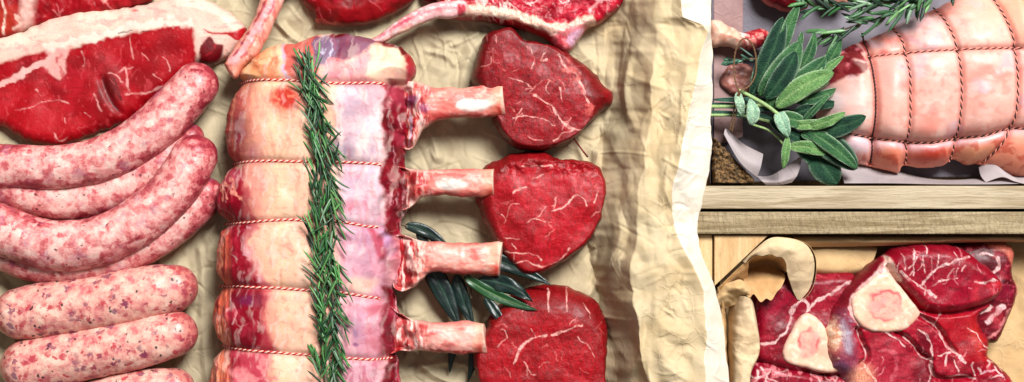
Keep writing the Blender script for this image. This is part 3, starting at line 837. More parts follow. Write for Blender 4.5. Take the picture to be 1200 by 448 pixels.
# ------------------------------------------------------------------ rib roast
ZB = 58
ROAST = [(283, 76), (300, 61), (320, 51), (345, 48), (365, 40), (385, 37), (410, 38), (440, 45), (465, 52), (478, 62), (486, 74), (483, 90), (478, 98), (479, 130), (477, 165), (472, 190), (477, 215), (476, 245),
         (468, 263), (470, 290), (468, 325), (461, 344), (466, 372), (464, 398), (461, 412), (466, 430), (468, 470), (470, 520), (232, 520), (238, 470), (241, 440), (247, 422), (258, 409), (249, 394), (245, 375),
         (248, 352), (258, 336), (250, 318), (250, 295), (254, 274), (263, 262), (252, 250), (250, 235), (255, 214), (263, 200), (272, 193), (264, 182), (260, 160), (262, 135), (269, 112), (280, 98), (276, 88)]
STR = [[(272, 96), (300, 95), (350, 96), (400, 99), (440, 99), (486, 101)], [(266, 192), (300, 189), (350, 190), (400, 191), (440, 193), (478, 197)],
       [(256, 263), (290, 261), (340, 258), (400, 260), (430, 265), (472, 268)], [(250, 337), (290, 335), (340, 337), (400, 342), (440, 349), (466, 352)],
       [(250, 408), (290, 409), (340, 412), (400, 417), (440, 420), (468, 421)]]
def sy(k, x):
    a = np.array(STR[k], float); return np.interp(x, a[:, 0], a[:, 1])

roast = thing('rib_roast', 365, 245, 0, ZB, 'tied rib roast with cream fat, red and white string and four scraped bones pointing right', 'rib roast')
def roast_h(x, y, d, t):
    g = 0
    for k in range(5):
        dy = y - sy(k, x)
        g = g - (3.6 + 4.0 * (1 - sstep(10, 50, x - 255))) * np.exp(-(dy / 5.0) ** 2) - 2.2 * np.exp(-(dy / 18.0) ** 2)
    right = sstep(446, 458, x + vnoise(x, y, 14, 3) * 14) * sstep(92, 100, y)
    g = g - right * (8 + 8 * np.abs(fbm(x, y * .6, 12, 71, 2)) + fbm(x, y, 7, 72, 2) * 2)
    g = g + fbm(x, y, 40, 73, 2) * 6 + fbm(x, y, 10, 74, 3) * 0.5
    left = 1 - sstep(262, 288, x)
    g = g + left * np.abs(fbm(x * 2.2, y * 0.35, 14, 75, 3)) * 9 * (y > 190)
    return g
def roast_p(P):
    x, y = P.x, P.y
    P.fill((249, 204, 170))
    P.noise(40, (248, 188, 160), 0.0, 0.4, 0.7, 1); P.noise(20, (252, 218, 188), 0.05, 0.4, 0.7, 2, 1.4, 0.7); P.noise(9, (244, 176, 160), 0.1, 0.45, 0.5, 31, 0.5, 1.6, 0.2)
    D1, D2, PUR, OR, LIL, PNK = (164, 18, 46), (126, 10, 36), (104, 44, 78), (236, 136, 104), (230, 186, 196), (240, 178, 176)
    ys = [sy(k, x) for k in range(5)]
    bw = lambda a, b: sstep(-3, 3, y - a) * sstep(-3, 3, b - y)
    P.mix(.55 * np.exp(-((x - 305) / 16) ** 2) * sstep(96, 130, y), (240, 160, 144)); P.mix(.4 * sstep(330, 352, x) * (1 - sstep(385, 400, x)), (246, 186, 168))
    # right of the rosemary: pale pink and lilac membrane
    P.mix(sstep(388, 408, x) * bw(ys[0], 999) * 0.95, (246, 208, 208))
    P.mix(sstep(388, 408, x) * bw(ys[2], 999) * 0.8, (238, 170, 178))
    # section 1
    m = bw(-99, ys[0])
    P.mix(m * (1 - sstep(300, 345, x)) * 0.9, (246, 178, 128))
    P.noise(20, (240, 130, 90), -0.05, 0.3, 0.7, 3, 1.6, 0.8, mask=m * (1 - sstep(320, 350, x)))
    P.noise(9, (252, 214, 170), 0.05, 0.3, 0.7, 4, mask=m * (1 - sstep(320, 345, x)))
    P.poly([(332, 44), (372, 40), (372, 96), (344, 92), (336, 70)], (232, 92, 88), 0.85, 3); P.noise(10, (248, 170, 150), 0.0, 0.3, 0.7, 5, 2.0, 0.5, mask=m * sstep(330, 336, x) * (1 - sstep(368, 374, x)))
    P.line([(331, 50), (334, 66), (340, 92)], 3, (206, 176, 196), 0.9)
    P.poly([(368, 42), (402, 40), (434, 48), (430, 60), (412, 70), (402, 76), (398, 84), (380, 76), (370, 62)], (108, 48, 78), 0.95, 2.5)
    P.poly([(368, 44), (392, 42), (396, 60), (388, 76), (372, 76)], (128, 106, 130), 0.85, 4); P.noise(6, (206, 200, 216), 0.08, 0.3, 0.7, 6, 2.2, 0.5, 0.25, mask=m * sstep(366, 370, x) * (1 - sstep(392, 398, x)) * (y < 80))
    P.line([(404, 44), (402, 56), (398, 70)], 3, (90, 30, 66), 0.7, 2)
    P.poly([(384, 78), (420, 68), (440, 60), (440, 98), (380, 98)], (246, 186, 182), 0.9, 5); P.blob(392, 88, 10, 6, (170, 160, 186), 0.55); P.blob(412, 87, 5, 5, (176, 164, 186), 0.5)
    P.noise(9, (244, 134, 134), 0.0, 0.3, 0.6, 7, mask=m * sstep(382, 390, x) * (1 - sstep(440, 452, x)) * (y > 70))
    P.poly([(440, 52), (474, 62), (480, 78), (474, 97), (438, 98), (434, 76)], (252, 224, 192), 0.95, 4)
    P.mix(m * (1 - sstep(3, 8, P.d + vnoise(x, y, 8, 3) * 5)) * sstep(378, 392, x) * 1.0, (122, 8, 28))
    P.mix(m * sstep(474, 480, x) , (196, 40, 48))
    # section 2
    m = bw(ys[0], ys[1])
    P.mix(m * (1 - sstep(280, 318, x)) * 0.85, (226, 128, 108)); P.noise(12, (190, 72, 78), 0.0, 0.3, 0.7, 8, 1.8, 0.4, mask=m * (1 - sstep(282, 306, x)))
    P.blob(284, 156, 12, 22, (146, 44, 66), 0.85, 0.8); P.blob(268, 180, 10, 14, (156, 40, 60), 0.7, 0.8)
    P.blob(300, 180, 10, 12, (186, 100, 130), 0.45, 0.9); P.mix(m * (1 - sstep(266, 276, x)) * 0.75, (196, 66, 66))
    P.blob(338, 117, 19, 16, (228, 62, 52), 0.95, 0.5); P.noise(6, (246, 160, 130), 0.1, 0.35, 0.6, 9, mask=1 - sstep(10, 22, np.hypot(x - 338, y - 117)))
    P.mix(m * sstep(392, 404, x) * (1 - sstep(446, 452, x)) * .6, (214, 192, 204)); P.blob(398, 176, 17, 12, (150, 134, 156), 0.85); P.blob(434, 182, 11, 12, (182, 150, 170), 0.8); P.blob(414, 126, 20, 9, (200, 178, 190), 0.6); P.blob(440, 150, 8, 20, (240, 200, 204), .7); P.noise(14, (250, 220, 214), 0.0, 0.35, 0.7, 10, 1.6, 0.5, mask=m * (x > 395) * (x < 455))
    # section 3
    m = bw(ys[1], ys[2])
    P.poly([(246, 196), (278, 198), (290, 214), (298, 236), (300, 264), (240, 266)], D1, 1, 3); P.noise(10, D2, 0, .3, .7, 11, 1.6, .5, mask=m * (x < 292)); P.blob(276, 206, 18, 8, (190, 84, 100), 0.8)
    P.mix(m * sstep(284, 292, x) * (1 - sstep(296, 330, x)) * .55, (216, 120, 116))
    for ln in ([(258, 208), (264, 222), (270, 234)], [(262, 205), (270, 218), (282, 230), (292, 238)], [(254, 214), (262, 224), (264, 236)], [(272, 208), (278, 222), (284, 234)]): P.line(ln, 2.6, (240, 158, 138), 0.85, 1.2)
    P.mix(m * sstep(398, 408, x) * (1 - sstep(446, 454, x)) * .6, (206, 176, 196)); P.blob(418, 212, 22, 9, (184, 160, 178), 0.7); P.blob(412, 240, 12, 12, (194, 160, 178), 0.6); P.blob(438, 228, 9, 10, (238, 190, 198), .7); P.noise(9, (238, 168, 184), 0.05, .35, .7, 12, mask=m * (x > 405) * (x < 456))
    # section 4
    m = bw(ys[2], ys[3])
    P.poly([(244, 262), (298, 262), (292, 280), (296, 300), (306, 318), (312, 338), (240, 342)], D1, 1, 4); P.noise(16, D2, 0, .3, .8, 13, 1.2, .6, mask=m * (x < 300)); P.noise(5, (196, 60, 80), .12, .4, .6, 14, mask=m * (x < 292))
    P.line([(300, 264), (294, 282), (298, 304), (310, 326), (314, 340)], 9, (214, 120, 124), 0.75, 5); P.noise(8, (226, 170, 176), .08, .35, .7, 15, mask=m * sstep(286, 292, x) * (1 - sstep(305, 318, x)))
    P.mix(m * sstep(400, 408, x) * (1 - sstep(452, 460, x)) * .5, (206, 152, 178)); P.blob(430, 278, 26, 10, (186, 136, 160), .7); P.poly([(436, 268), (448, 278), (454, 300), (448, 306), (440, 290)], (192, 70, 92), .85, 3); P.blob(424, 332, 20, 12, (248, 206, 182), .8); P.blob(456, 285, 6, 20, (196, 166, 206), .8, .6, -14)
    P.blob(415, 300, 14, 18, (240, 190, 200), .6)
    # section 5
    m = bw(ys[3], ys[4])
    P.poly([(262, 338), (314, 340), (314, 370), (322, 396), (328, 412), (262, 412)], D1, 1, 4); P.blob(298, 350, 22, 7, (112, 40, 80), .8, .7); P.noise(14, D2, 0, .3, .7, 16, 1, .6, mask=m * (x < 316)); P.noise(14, (206, 64, 84), .02, .35, .6, 17, mask=m * (x < 316) * (y > 360))
    P.mix(m * sstep(308, 314, x) * (1 - sstep(316, 344, x)) * .5, (222, 96, 104)); P.line([(272, 344), (279, 362), (276, 378)], 1.6, (232, 170, 170), .8)
    P.mix(m * sstep(400, 408, x) * (1 - sstep(446, 456, x)) * .55, (216, 148, 166)); P.blob(424, 384, 10, 24, (206, 156, 180), .6); P.blob(440, 362, 12, 8, (190, 80, 100), .7); P.blob(421, 387, 4, 4, (150, 110, 150), .6); P.blob(419, 403, 3, 3, (130, 80, 120), .8)
    # section 6
    m = bw(ys[4], 999)
    P.mix(m * sstep(262, 270, x) * (1 - sstep(312, 330, x)), (206, 76, 92)); P.noise(12, (236, 150, 150), 0, .3, .8, 18, mask=m * (x > 262) * (x < 330)); P.blob(276, 424, 10, 8, D1, .8); P.noise(9, (206, 70, 100), 0.05, .3, .7, 19, 1.7, .5, mask=m * (x > 398) * (x < 460))
    # the orange strips of fat down the lower left side
    ml = (1 - sstep(262, 274, x + vnoise(x, y, 20, 5) * 10)) * sstep(250, 300, y)
    P.mix(ml * 0.9, (232, 118, 92)); P.noise(7, (244, 170, 140), .02, .25, .8, 20, 2.4, .25, 0.1, mask=ml); P.noise(7, (150, 30, 50), .05, .3, .8, 21, 2.6, .22, 0.08, mask=ml)
    # coarse lean along the bones
    mr = sstep(447, 454, x + vnoise(x, y, 16, 6) * 8) * sstep(96, 104, y) * (1 - 0.75 * bw(ys[2] + 8, ys[3] - 12))
    P.mix(mr, (140, 16, 40)); P.noise(10, (190, 44, 66), .05, .45, .6, 22, 1.5, .4, .2, mask=mr); P.noise(7, (240, 180, 186), .2, .45, .6, 23, 1.8, .3, .15, mask=mr); P.noise(8, (88, 4, 22), .05, .35, .7, 24, mask=mr)
    P.line([(446, 104), (447, 140), (445, 180)], 5, (246, 218, 216), .6, 3)
    # fine membrane streaks and blotches everywhere
    P.noise(7, (252, 226, 216), .08, .40, .28, 33, 1.6, .4, 8); P.noise(34, (206, 84, 104), .10, .45, .45, 36, .8, 1.2, 20, mask=sstep(396, 410, x)); P.noise(30, (164, 126, 146), .10, .40, .45, 37, .9, 1.2, 10, mask=sstep(396, 410, x) * (1 - sstep(440, 455, x))); P.noise(8, (200, 84, 96), .16, .46, .25, 34, 1.6, .45, -8); P.noise(4, (170, 40, 60), .26, .48, .25, 35, .6, 1.3, .3)
    P.veins(46, (250, 45, 450, 448), (250, 220, 216), 12, .7, 26, .25, ang=90, spread=1.2); P.veins(30, (395, 45, 470, 448), (206, 110, 126), 13, .8, 16, .3)
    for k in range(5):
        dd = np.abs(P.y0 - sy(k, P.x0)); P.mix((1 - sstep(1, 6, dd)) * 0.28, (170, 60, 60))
body = slab('meat', ROAST, ZB, 30, 54, 30, 52, M['joint'], roast, res=1.0, hfun=roast_h, paint=roast_p, wob=1.0, seed=41, warp=5)

BONES = [([(466, 98), (488, 96), (505, 102), (530, 103), (560, 101), (590, 98), (612, 97), (612, 136), (590, 136), (560, 137), (525, 138), (509, 142), (498, 151), (489, 164), (481, 174), (468, 172), (464, 140)], 97, 138, 590),
         ([(464, 197), (488, 199), (500, 199), (540, 197), (578, 198), (600, 198), (600, 231), (578, 231), (540, 230), (500, 230), (490, 235), (481, 243), (470, 245), (462, 225)], 197, 231, 578),
         ([(458, 282), (474, 276), (488, 281), (500, 284), (540, 285), (586, 285), (608, 286), (608, 324), (584, 324), (550, 323), (506, 321), (494, 327), (483, 337), (470, 342), (460, 336), (458, 310)], 284, 322, 586),
         ([(452, 364), (466, 368), (480, 374), (490, 377), (500, 378), (540, 378), (567, 379), (588, 380), (588, 417), (567, 417), (530, 416), (490, 413), (470, 412), (452, 416)], 378, 416, 568)]
def saw(o, px, tilt, zref):
    """cut the end of a bone off square, leaving a flat sawn face"""
    import bmesh
    bm = bmesh.new(); bm.from_mesh(o.data)
    par = WORG[o.parent.name]
    x = W(px, CY, 0, zref)[0] - par[0]
    ym = max(v.co.y for v in bm.verts if v.co.x > x - .02); yl = min(v.co.y for v in bm.verts if v.co.x > x - .02); zm = sum(v.co.z for v in bm.verts if v.co.x > x - .01) / max(1, sum(1 for v in bm.verts if v.co.x > x - .01))
    r = bmesh.ops.bisect_plane(bm, geom=bm.verts[:] + bm.edges[:] + bm.faces[:], plane_co=(x, (ym + yl) / 2, zm), plane_no=(1, tilt, 0.10), clear_outer=True)
    ed = [g for g in r['geom_cut'] if isinstance(g, bmesh.types.BMEdge)]
    f = bmesh.ops.contextual_create(bm, geom=ed)
    for q in f['faces']: q.smooth = False
    bmesh.ops.split_edges(bm, edges=ed)
    bm.to_mesh(o.data); bm.free()
for k, (out, ya, yb, xe) in enumerate(BONES):
    yc = (ya + yb) / 2; hw = (yb - ya) / 2
    r_ = random.Random(k + 5)
    def bh(x, y, d, t):
        root = 1 - sstep(492, 520, x)
        g = -17 * (1 - sstep(470, 490, x + vnoise(x, y, 9, k) * 10)) + fbm(x, y * 1.4, 14, 60 + k, 3) * 2.2 + root * (np.abs(fbm(x * 1.8, y, 11, 65 + k, 2)) * 4)
        return g
    def bp(P):
        x, y = P.x, P.y
        P.fill([(244, 140, 130), (246, 156, 144), (248, 168, 154), (248, 176, 164)][k])
        P.noise(16, (250, 178, 162), .0, .35, .6, 1, .45, 1.6); P.noise(9, (214, 76, 80), .12, .42, .6, 2, .5, 1.4); P.noise(5, (252, 214, 196), .14, .4, .5, 3, .6, 1.2)
        lowedge = sstep(yb - 9, yb - 1, y) * sstep(490, 510, x); P.mix(lowedge * .75, (206, 34, 44))
        P.mix((1 - sstep(ya + 1, ya + 6, y)) * sstep(495, 510, x) * .5, (222, 78, 78))
        if k in (0, 1):
            P.poly([[(534, 121), (548, 116), (570, 117), (582, 118), (576, 125), (560, 129), (540, 128)], [(510, 213), (520, 210), (536, 211), (549, 215), (540, 221), (516, 222)]][k], (250, 240, 230), .95, 2.5)
        if k == 2: P.blob(543, 299, 3, 4, (255, 250, 240), .9); P.blob(520, 300, 30, 9, (250, 188, 176), .7)
        if k == 3: P.blob(536, 394, 20, 6, (252, 196, 184), .8); P.line([(462, 409), (500, 411), (566, 414)], 4, (160, 20, 34), .8)
        P.mix(sstep(xe - 20, xe - 6, x) * .55, (250, 190, 160)); P.mix(sstep(xe - 18, xe - 2, x) * sstep(yc + 2, yc + 10, y) * .9, (226, 50, 44)); P.mix(sstep(xe - 4, xe, x) * .6, (250, 216, 196))
        root = 1 - sstep(490, 512, x)
        P.mix((1 - sstep(470, 488, x)) * .7, (170, 34, 56)); P.mix(root * .5, (232, 84, 84)); P.noise(9, (196, 30, 46), .0, .3, .9, 4, 1.8, .6, mask=root); P.noise(7, (252, 214, 204), .06, .3, .9, 5, 2.4, .5, .3, mask=root)
        if k == 0: P.blob(482, 118, 9, 8, (120, 66, 110), .75); P.blob(497, 126, 6, 6, (132, 80, 120), .6); P.line([(478, 122), (482, 150), (478, 172)], 2.5, (206, 190, 220), .8)
        if k == 2:
            for q in (484, 489, 494): P.line([(q, 276), (q + 3, 300), (q - 2, 326)], 2.4, (252, 196, 180), .9)
        P.mix((1 - sstep(1.5, 5, P.d)) * root * (x > 474) * .6, (252, 206, 190))
    b_ = slab('bone', out, ZB, 43, 13, 13, 16, M['bone'], roast, res=0.9, hfun=bh, paint=bp, wob=1.7, wscale=17, seed=50 + k)
    saw(b_.o, xe + 1, [0.10, 0.02, -0.12, 0.14][k], ZB)

def along(pts, surf, lift, ends=None):
    p, t = resample(spline(pts, 10), 1.2)
    z = surf.z(p[:, 0], p[:, 1])
    for _ in range(2):
        z = np.convolve(np.pad(z, 3, 'edge'), np.ones(7) / 7, 'valid')
    return p, z + lift
for k in range(5):
    a = np.array(STR[k], float); x0 = [276, 268, 258, 252, 254][k]; x1 = [452, 448, 444, 446, 458][k]
    pts = [(x0, sy(k, x0))] + [tuple(q) for q in a if x0 + 6 < q[0] < x1 - 6] + [(x1, sy(k, x1))]
    p, z = along(pts, body, 0.6)
    z = np.maximum(z, 26)
    twine('string', W(p[:, 0], p[:, 1] + fbm(p[:, 0], p[:, 1], 30, k, 2) * 1.5, z, ZB), [M['tw_red'], M['tw_white']], roast, 0.85, 0.66, 7)

# ------------------------------------------------------------------ rosemary
def needle_arrays(b, d, L, w, bend, seed, side):
    """curled narrow leaf: base b, direction d (unit), mm"""
    r = random.Random(seed)
    d = np.array(d, float); d /= np.linalg.norm(d)
    sd_ = np.cross(d, [0, 0, 1.0]); sd_ /= np.linalg.norm(sd_) + 1e-9
    ro = r.uniform(-0.7, 0.7); up = np.cross(sd_, d)
    sd2 = sd_ * math.cos(ro) + up * math.sin(ro); up2 = np.cross(sd2, d)
    n = 7; V = []
    for i in range(n):
        t = i / (n - 1)
        c = np.array(b) + d * L * t + sd_ * bend * L * t * t + up * (-0.10 * L * t * t)
        ww = w * 0.5 * (min(1, t * 8 + 0.35)) * (1 - max(0, (t - 0.74) / 0.26) ** 2.4 * 0.85)
        V += [c - sd2 * ww - up2 * ww * 0.25, c - sd2 * ww * 0.45 + up2 * ww * 0.5, c + up2 * ww * 0.22, c + sd2 * ww * 0.45 + up2 * ww * 0.5, c + sd2 * ww - up2 * ww * 0.25, c - up2 * ww * 0.9]
    F = []
    for i in range(n - 1):
        for k in range(6):
            k2 = (k + 1) % 6
            F.append((i * 6 + k, i * 6 + k2, i * 6 + 6 + k2, i * 6 + 6 + k))
    return V, F

def rosemary(name, label, stems, zref, n_per, Lr, w, pal, seed, group=None, spread=(18, 48), cat='rosemary', wide=1.0):
    r = random.Random(seed)
    c0 = stems[0][0][len(stems[0][0]) // 2]
    t = thing(name, c0[0], c0[1], c0[2], zref, label, cat, group)
    Vs, Fs, Cs = [], [], []
    n = 0
    for (pts, sides) in stems:
        p, s = resample(spline(pts, 10), 1.0)
        SV, SF = tube_arrays(W(p[:, 0], p[:, 1], p[:, 2], zref), np.linspace(2.0, 0.8, len(p)) * 0.001, 8)
        mk('stem', SV, SF, M['stem'], t)
        T = np.gradient(p, axis=0); T /= np.linalg.norm(T, axis=1)[:, None]
        for q in range(int(n_per * s[-1])):
            i = r.randrange(len(p) - 2)
            k = r.choice(sides)
            ang = math.radians(r.uniform(*spread)) * k
            dx, dy = T[i, 0], T[i, 1]
            ex = dx * math.cos(ang) - dy * math.sin(ang); ey = dx * math.sin(ang) + dy * math.cos(ang)
            L = r.uniform(*Lr) * (0.6 + 0.4 * min(1, (len(p) - i) / 25))
            ez = r.uniform(-0.25, 0.35)
            b = np.array([p[i, 0] + r.gauss(0, 2.0) * wide, p[i, 1] + r.gauss(0, 2.0), p[i, 2] + r.uniform(-3, 6)])
            ww = w * r.uniform(0.75, 1.2)
            V, F = needle_arrays((b[0], -b[1], b[2]), (ex, -ey, ez), L, ww, r.uniform(-0.26, 0.26), r.random(), k)
            V = np.array(V)
            Vw = W(V[:, 0], -V[:, 1], V[:, 2], zref)
            tt = np.repeat(np.arange(7) / 6, 6); lane = np.tile(np.arange(6), 7)
            base = np.array(S(*r.choice(pal))) * r.uniform(0.55, 1.35)
            under = np.array(S(150, 176, 150))
            mid = np.minimum(base * 1.6 + 0.05, 0.6)
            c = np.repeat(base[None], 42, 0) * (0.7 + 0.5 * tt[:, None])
            c[lane == 2] = mid * 0.9; c[(lane == 4) | (lane == 0)] = base * 1.3
            c[lane == 5] = under
            if r.random() < 0.12: c = c * 0.45 + 0.55 * under
            Vs.append(Vw); Fs.append(np.array(F) + n); Cs.append(c); n += 42
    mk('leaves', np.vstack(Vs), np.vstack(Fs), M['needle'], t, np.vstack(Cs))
    return t
def on_roast(pts, lift):
    z = body.z([a for a, b in pts], [b for a, b in pts])
    z = np.minimum(np.array(z), 84)
    return [(a, b, float(q) + lift) for (a, b), q in zip(pts, z)]
PAL = [(34, 78, 38), (46, 98, 48), (64, 120, 60), (20, 50, 30), (96, 146, 84), (38, 84, 48)]
st = [([(386, 445), (383, 400), (384, 350), (379, 300), (377, 250), (382, 200), (377, 150), (368, 105), (362, 66)], (1, -1, -1)),
      ([(368, 84), (376, 130), (386, 180), (392, 240), (390, 300), (394, 350), (396, 400), (404, 470)], (-1, -1, 1))]
st = [(on_roast(a, 6), b) for a, b in st]
# sprig 1 points to the top, sprig 2 to the bottom
rosemary('rosemary_sprig', 'long bushy rosemary sprig tucked under the red and white strings of the roast', st, ZB, 0.56, (20, 35), 2.4, PAL, 4, 'rosemary sprigs', (5, 40), wide=2.2)


# ------------------------------------------------------------------ rib bones and cuts along the top edge
def left_rib():
    t = thing('rib_cutlet', 300, 30, 30, 45, 'pink rib bone slanting in from the top edge onto the roast corner', 'rib bone')
    out = [(312, -30), (304, 4), (292, 30), (276, 54), (264, 74), (266, 82), (274, 92), (280, 90), (286, 78), (304, 62), (318, 36), (330, 8), (344, -30)]
    def pt(P):
        x, y = P.x, P.y
        P.fill((246, 168, 150)); P.noise(12, (236, 122, 116), 0, .3, .8, 1, 1.4, .5, -.5); P.noise(6, (252, 206, 190), .08, .35, .8, 2, 1.6, .4, -.5)
        P.line([(330, -20), (318, 10), (302, 38), (286, 58), (270, 80)], 8, (250, 176, 178), .9, 3); P.line([(322, -20), (310, 12), (296, 36), (276, 66)], 2.2, (176, 38, 62), .85, 1.4); P.line([(324, 2), (312, 28), (296, 56), (284, 70)], 2.0, (206, 60, 78), .7)
        P.mix((1 - sstep(2, 5, P.d)) * (x < 300) * .5, (222, 120, 90)); P.blob(270, 82, 7, 7, (236, 140, 120), .8)
    slab('bone', out, 45, 46, 12, 12, 13, M['bone'], t, res=1.0, paint=pt, wob=.8, seed=61, hfun=lambda x, y, d, q: fbm(x, y, 9, 4, 3) * 2)
    def pm(P): P.fill((176, 30, 46)); P.noise(6, (230, 150, 140), .1, .35, .7, 1)
    slab('meat', [(304, -90), (360, -90), (350, -22), (306, -18)], 45, 34, 20, 30, 12, M['beef'], t, res=1.5, paint=pm, seed=62)
left_rib()

def chop():
    zr = 30
    t = thing('rib_chop', 600, 15, 0, zr, 'marbled rib chop at the top edge, its long curved bone reaching the roast', 'chop')
    out = [(500, -70), (500, -20), (512, 2), (520, 10), (520, 20), (540, 22), (560, 24), (585, 28), (605, 33), (628, 40), (642, 46), (650, 55), (660, 61), (668, 60), (676, 50), (683, 41), (690, 32), (704, 26), (718, 16), (730, 4), (738, -14), (740, -70)]
    band = [(515, 12), (545, 12), (575, 14), (600, 19), (625, 27), (645, 33), (662, 36), (680, 28), (692, 24)]
    def hf(x, y, d, q):
        p = spline(band, 4); return 4 * np.exp(-(seg_dist(x, y, p[:-1], p[1:]) / 6) ** 2) + fbm(x, y, 14, 5, 3) * 5 + fbm(x, y, 5, 6, 2) * 1.2
    def pt(P):
        x, y = P.x, P.y
        P.fill((206, 30, 58)); P.noise(16, (160, 16, 42), 0, .3, .8, 1); P.noise(7, (230, 76, 92), .05, .35, .6, 2, .5, 1.6, .6)
        P.veins(30, (515, -40, 735, 30), (250, 196, 190), 3, 1.5, 24, .9, ang=38, spread=1.2); P.veins(14, (520, -40, 735, 10), (246, 190, 190), 13, 1.2, 16, .7)
        P.poly([(505, 2), (545, 12), (575, 12), (560, 2), (540, -6), (510, -8)], (190, 40, 46), .6, 3); P.noise(7, (250, 206, 196), .08, .3, .8, 3, 1.2, .6, .4, mask=(x < 600) * (y > 0) * 1.0)
        P.line(band, 11, (252, 206, 186), .95, 3, .3); P.line([(560, 17), (600, 22), (630, 32)], 4, (254, 230, 206), .8, 2)
        P.line([(600, 28), (622, 35), (640, 42)], 8, (206, 74, 66), .7, 4); P.poly([(536, 23), (560, 23), (600, 30), (640, 46), (640, 54), (590, 34), (540, 30)], (140, 14, 30), .95, 2)
        P.poly([(646, 40), (664, 34), (686, 30), (684, 42), (670, 60), (658, 62), (650, 54)], (236, 130, 136), .9, 2); P.poly([(664, 46), (678, 36), (684, 36), (672, 56)], (232, 190, 214), .8, 2); P.blob(656, 50, 6, 8, (206, 40, 60), .7)
        P.line([(645, 40), (668, 32), (692, 24)], 4, (250, 200, 186), .9, 1.5)
        P.line([(690, 12), (700, 4), (706, -4)], 5, (248, 180, 180), .8, 2)
    s = slab('meat', out, zr, 16, 20, 12, 9, M['shin'], t, res=1.0, paint=pt, hfun=hf, wob=.8, seed=63)
    bone = [(430, 50), (446, 40), (458, 30), (472, 21), (488, 12), (502, 6), (520, 2), (545, 2), (548, 16), (530, 23), (512, 23), (496, 28), (478, 37), (462, 44), (448, 52), (434, 58)]
    def pb(P):
        P.fill((248, 196, 196)); P.noise(10, (240, 150, 152), 0, .3, .8, 1, 1, 1, 0); P.noise(5, (252, 228, 222), .05, .35, .8, 2, .8, 1.4)
        P.line([(440, 48), (470, 30), (500, 15), (540, 10)], 2.6, (216, 110, 122), .7, 1.5); P.line([(450, 50), (480, 35), (510, 24)], 4, (244, 200, 176), .7, 2); P.line([(462, 32), (480, 24)], 3, (192, 60, 90), .7); P.noise(12, (206, 46, 66), 0, .3, .9, 4, mask=sstep(505, 530, P.x))
    slab('bone', bone, zr, 34, 9, 9, 9, M['bone'], t, res=.9, paint=pb, wob=.6, seed=64, hfun=lambda x, y, d, q: fbm(x, y, 8, 3, 3) * 1.6)
chop()

def round_steak():
    out = [(338, -70), (346, -20), (353, 0), (362, 10), (368, 18), (369, 25), (384, 28), (405, 29), (428, 28), (452, 19), (472, 9), (484, 0), (492, -20), (490, -70)]
    def pt(P):
        P.fill((170, 14, 36)); P.noise(18, (128, 6, 24), 0, .3, .8, 1); P.noise(5, (196, 36, 52), .08, .4, .6, 2, 1, .6); P.veins(10, (350, -40, 480, 25), (220, 100, 110), 5, .9, 12, .6)
        P.line([(368, 21), (380, 26), (398, 28)], 4, (236, 130, 120), .8, 2); P.noise(6, (232, 80, 92), .1, .35, .6, 4, mask=(P.x < 372) * 1.0)
    s = slab('beef_steak', out, 25, 12, 22, 12, 22, M['beef'], None, res=1.1, paint=pt, seed=66, hfun=lambda x, y, d, q: fbm(x, y, 18, 4, 3) * 4)
    tag(s.o, 'dark red lean steak at the top edge above the rosemary of the roast', 'steak')
    def pt2(P): P.fill((120, 10, 26)); P.noise(6, (170, 30, 44), 0, .4, .7, 1)
    s = slab('beef_scrap', [(486, -40), (490, -6), (498, 4), (510, 6), (520, 2), (524, -8), (522, -40)], 14, 6, 12, 6, 9, M['beef'], None, res=1.1, paint=pt2, seed=67)
    tag(s.o, 'small dark piece of beef peeping in between the dark lean steak and the chop', 'beef')
round_steak()

# ------------------------------------------------------------------ fillet steaks
def fillet(label, out, face, lines, seed, T, pal, nv, extra=None, rough=1.0, zr=34):
    bx = (min(a for a, b in out), min(b for a, b in out), max(a for a, b in out), max(b for a, b in out))
    def pt(P):
        P.fill(pal[0]); P.noise(26, pal[1], 0, .35, .75, 1); P.noise(4.5, pal[2], .16, .46, .35, 2, .55, 1.4, .7); P.noise(4, pal[1], .1, .4, .5, 3, 1.5, .5, .3)
        fp = spline(face, 5, True); side = sstep(-1, 4, -sdf(P.x, P.y, fp))
        P.mix(side * .95, pal[3]); P.noise(7, (200, 50, 60), .05, .35, .5, 4, 1, 1, mask=side)
        P.noise(3.0, pal[2], .12, .36, .4, 7, .35, 1.5, 1.0, 2); P.noise(3.0, pal[1], .06, .3, .6, 8, 1.6, .4, .8, 2); P.veins(nv, bx, (230, 122, 116), seed, .75, 13, .8); P.veins(nv // 2, bx, (240, 164, 156), seed + 9, .85, 18, .85); P.mix(.55 * (1 - sstep(0, 9, sdf(P.x, P.y, fp))), pal[1]); P.noise(60, pal[1], .0, .4, .5, 16)
        for ln, w_ in lines: P.line(ln, w_ * .52, (246, 182, 172), .9, .7, .8, seed=w_)
        if extra: extra(P)
    s = slab('fillet_steak', out, zr, 12, T, 12, 20, M['coarse' if rough > 1 else 'fillet'], None, res=0.75, face=face, paint=pt, seed=seed, wob=1.6, wscale=13,
             hfun=lambda x, y, d, q: fbm(x, y, 34, seed, 2) * 4.0 * rough + 3 * sstep(0, 46, d) + fbm(x, y, 13, seed + 6, 3) * 1.1 + fbm(x, y, 8, seed + 2, 2) * 0.35 + (rough > 1) * fbm(x, y, 9, seed + 4, 3) * 5 * (1 - sstep(192, 208, y + vnoise(x, y, 20, 3) * 14)))
    tag(s.o, label, 'fillet steak', 'fillet steaks'); return s
R3 = [(172, 20, 38), (136, 10, 28), (204, 52, 62), (104, 6, 20)]
R4 = [(206, 24, 48), (168, 12, 34), (228, 62, 76), (124, 8, 26)]
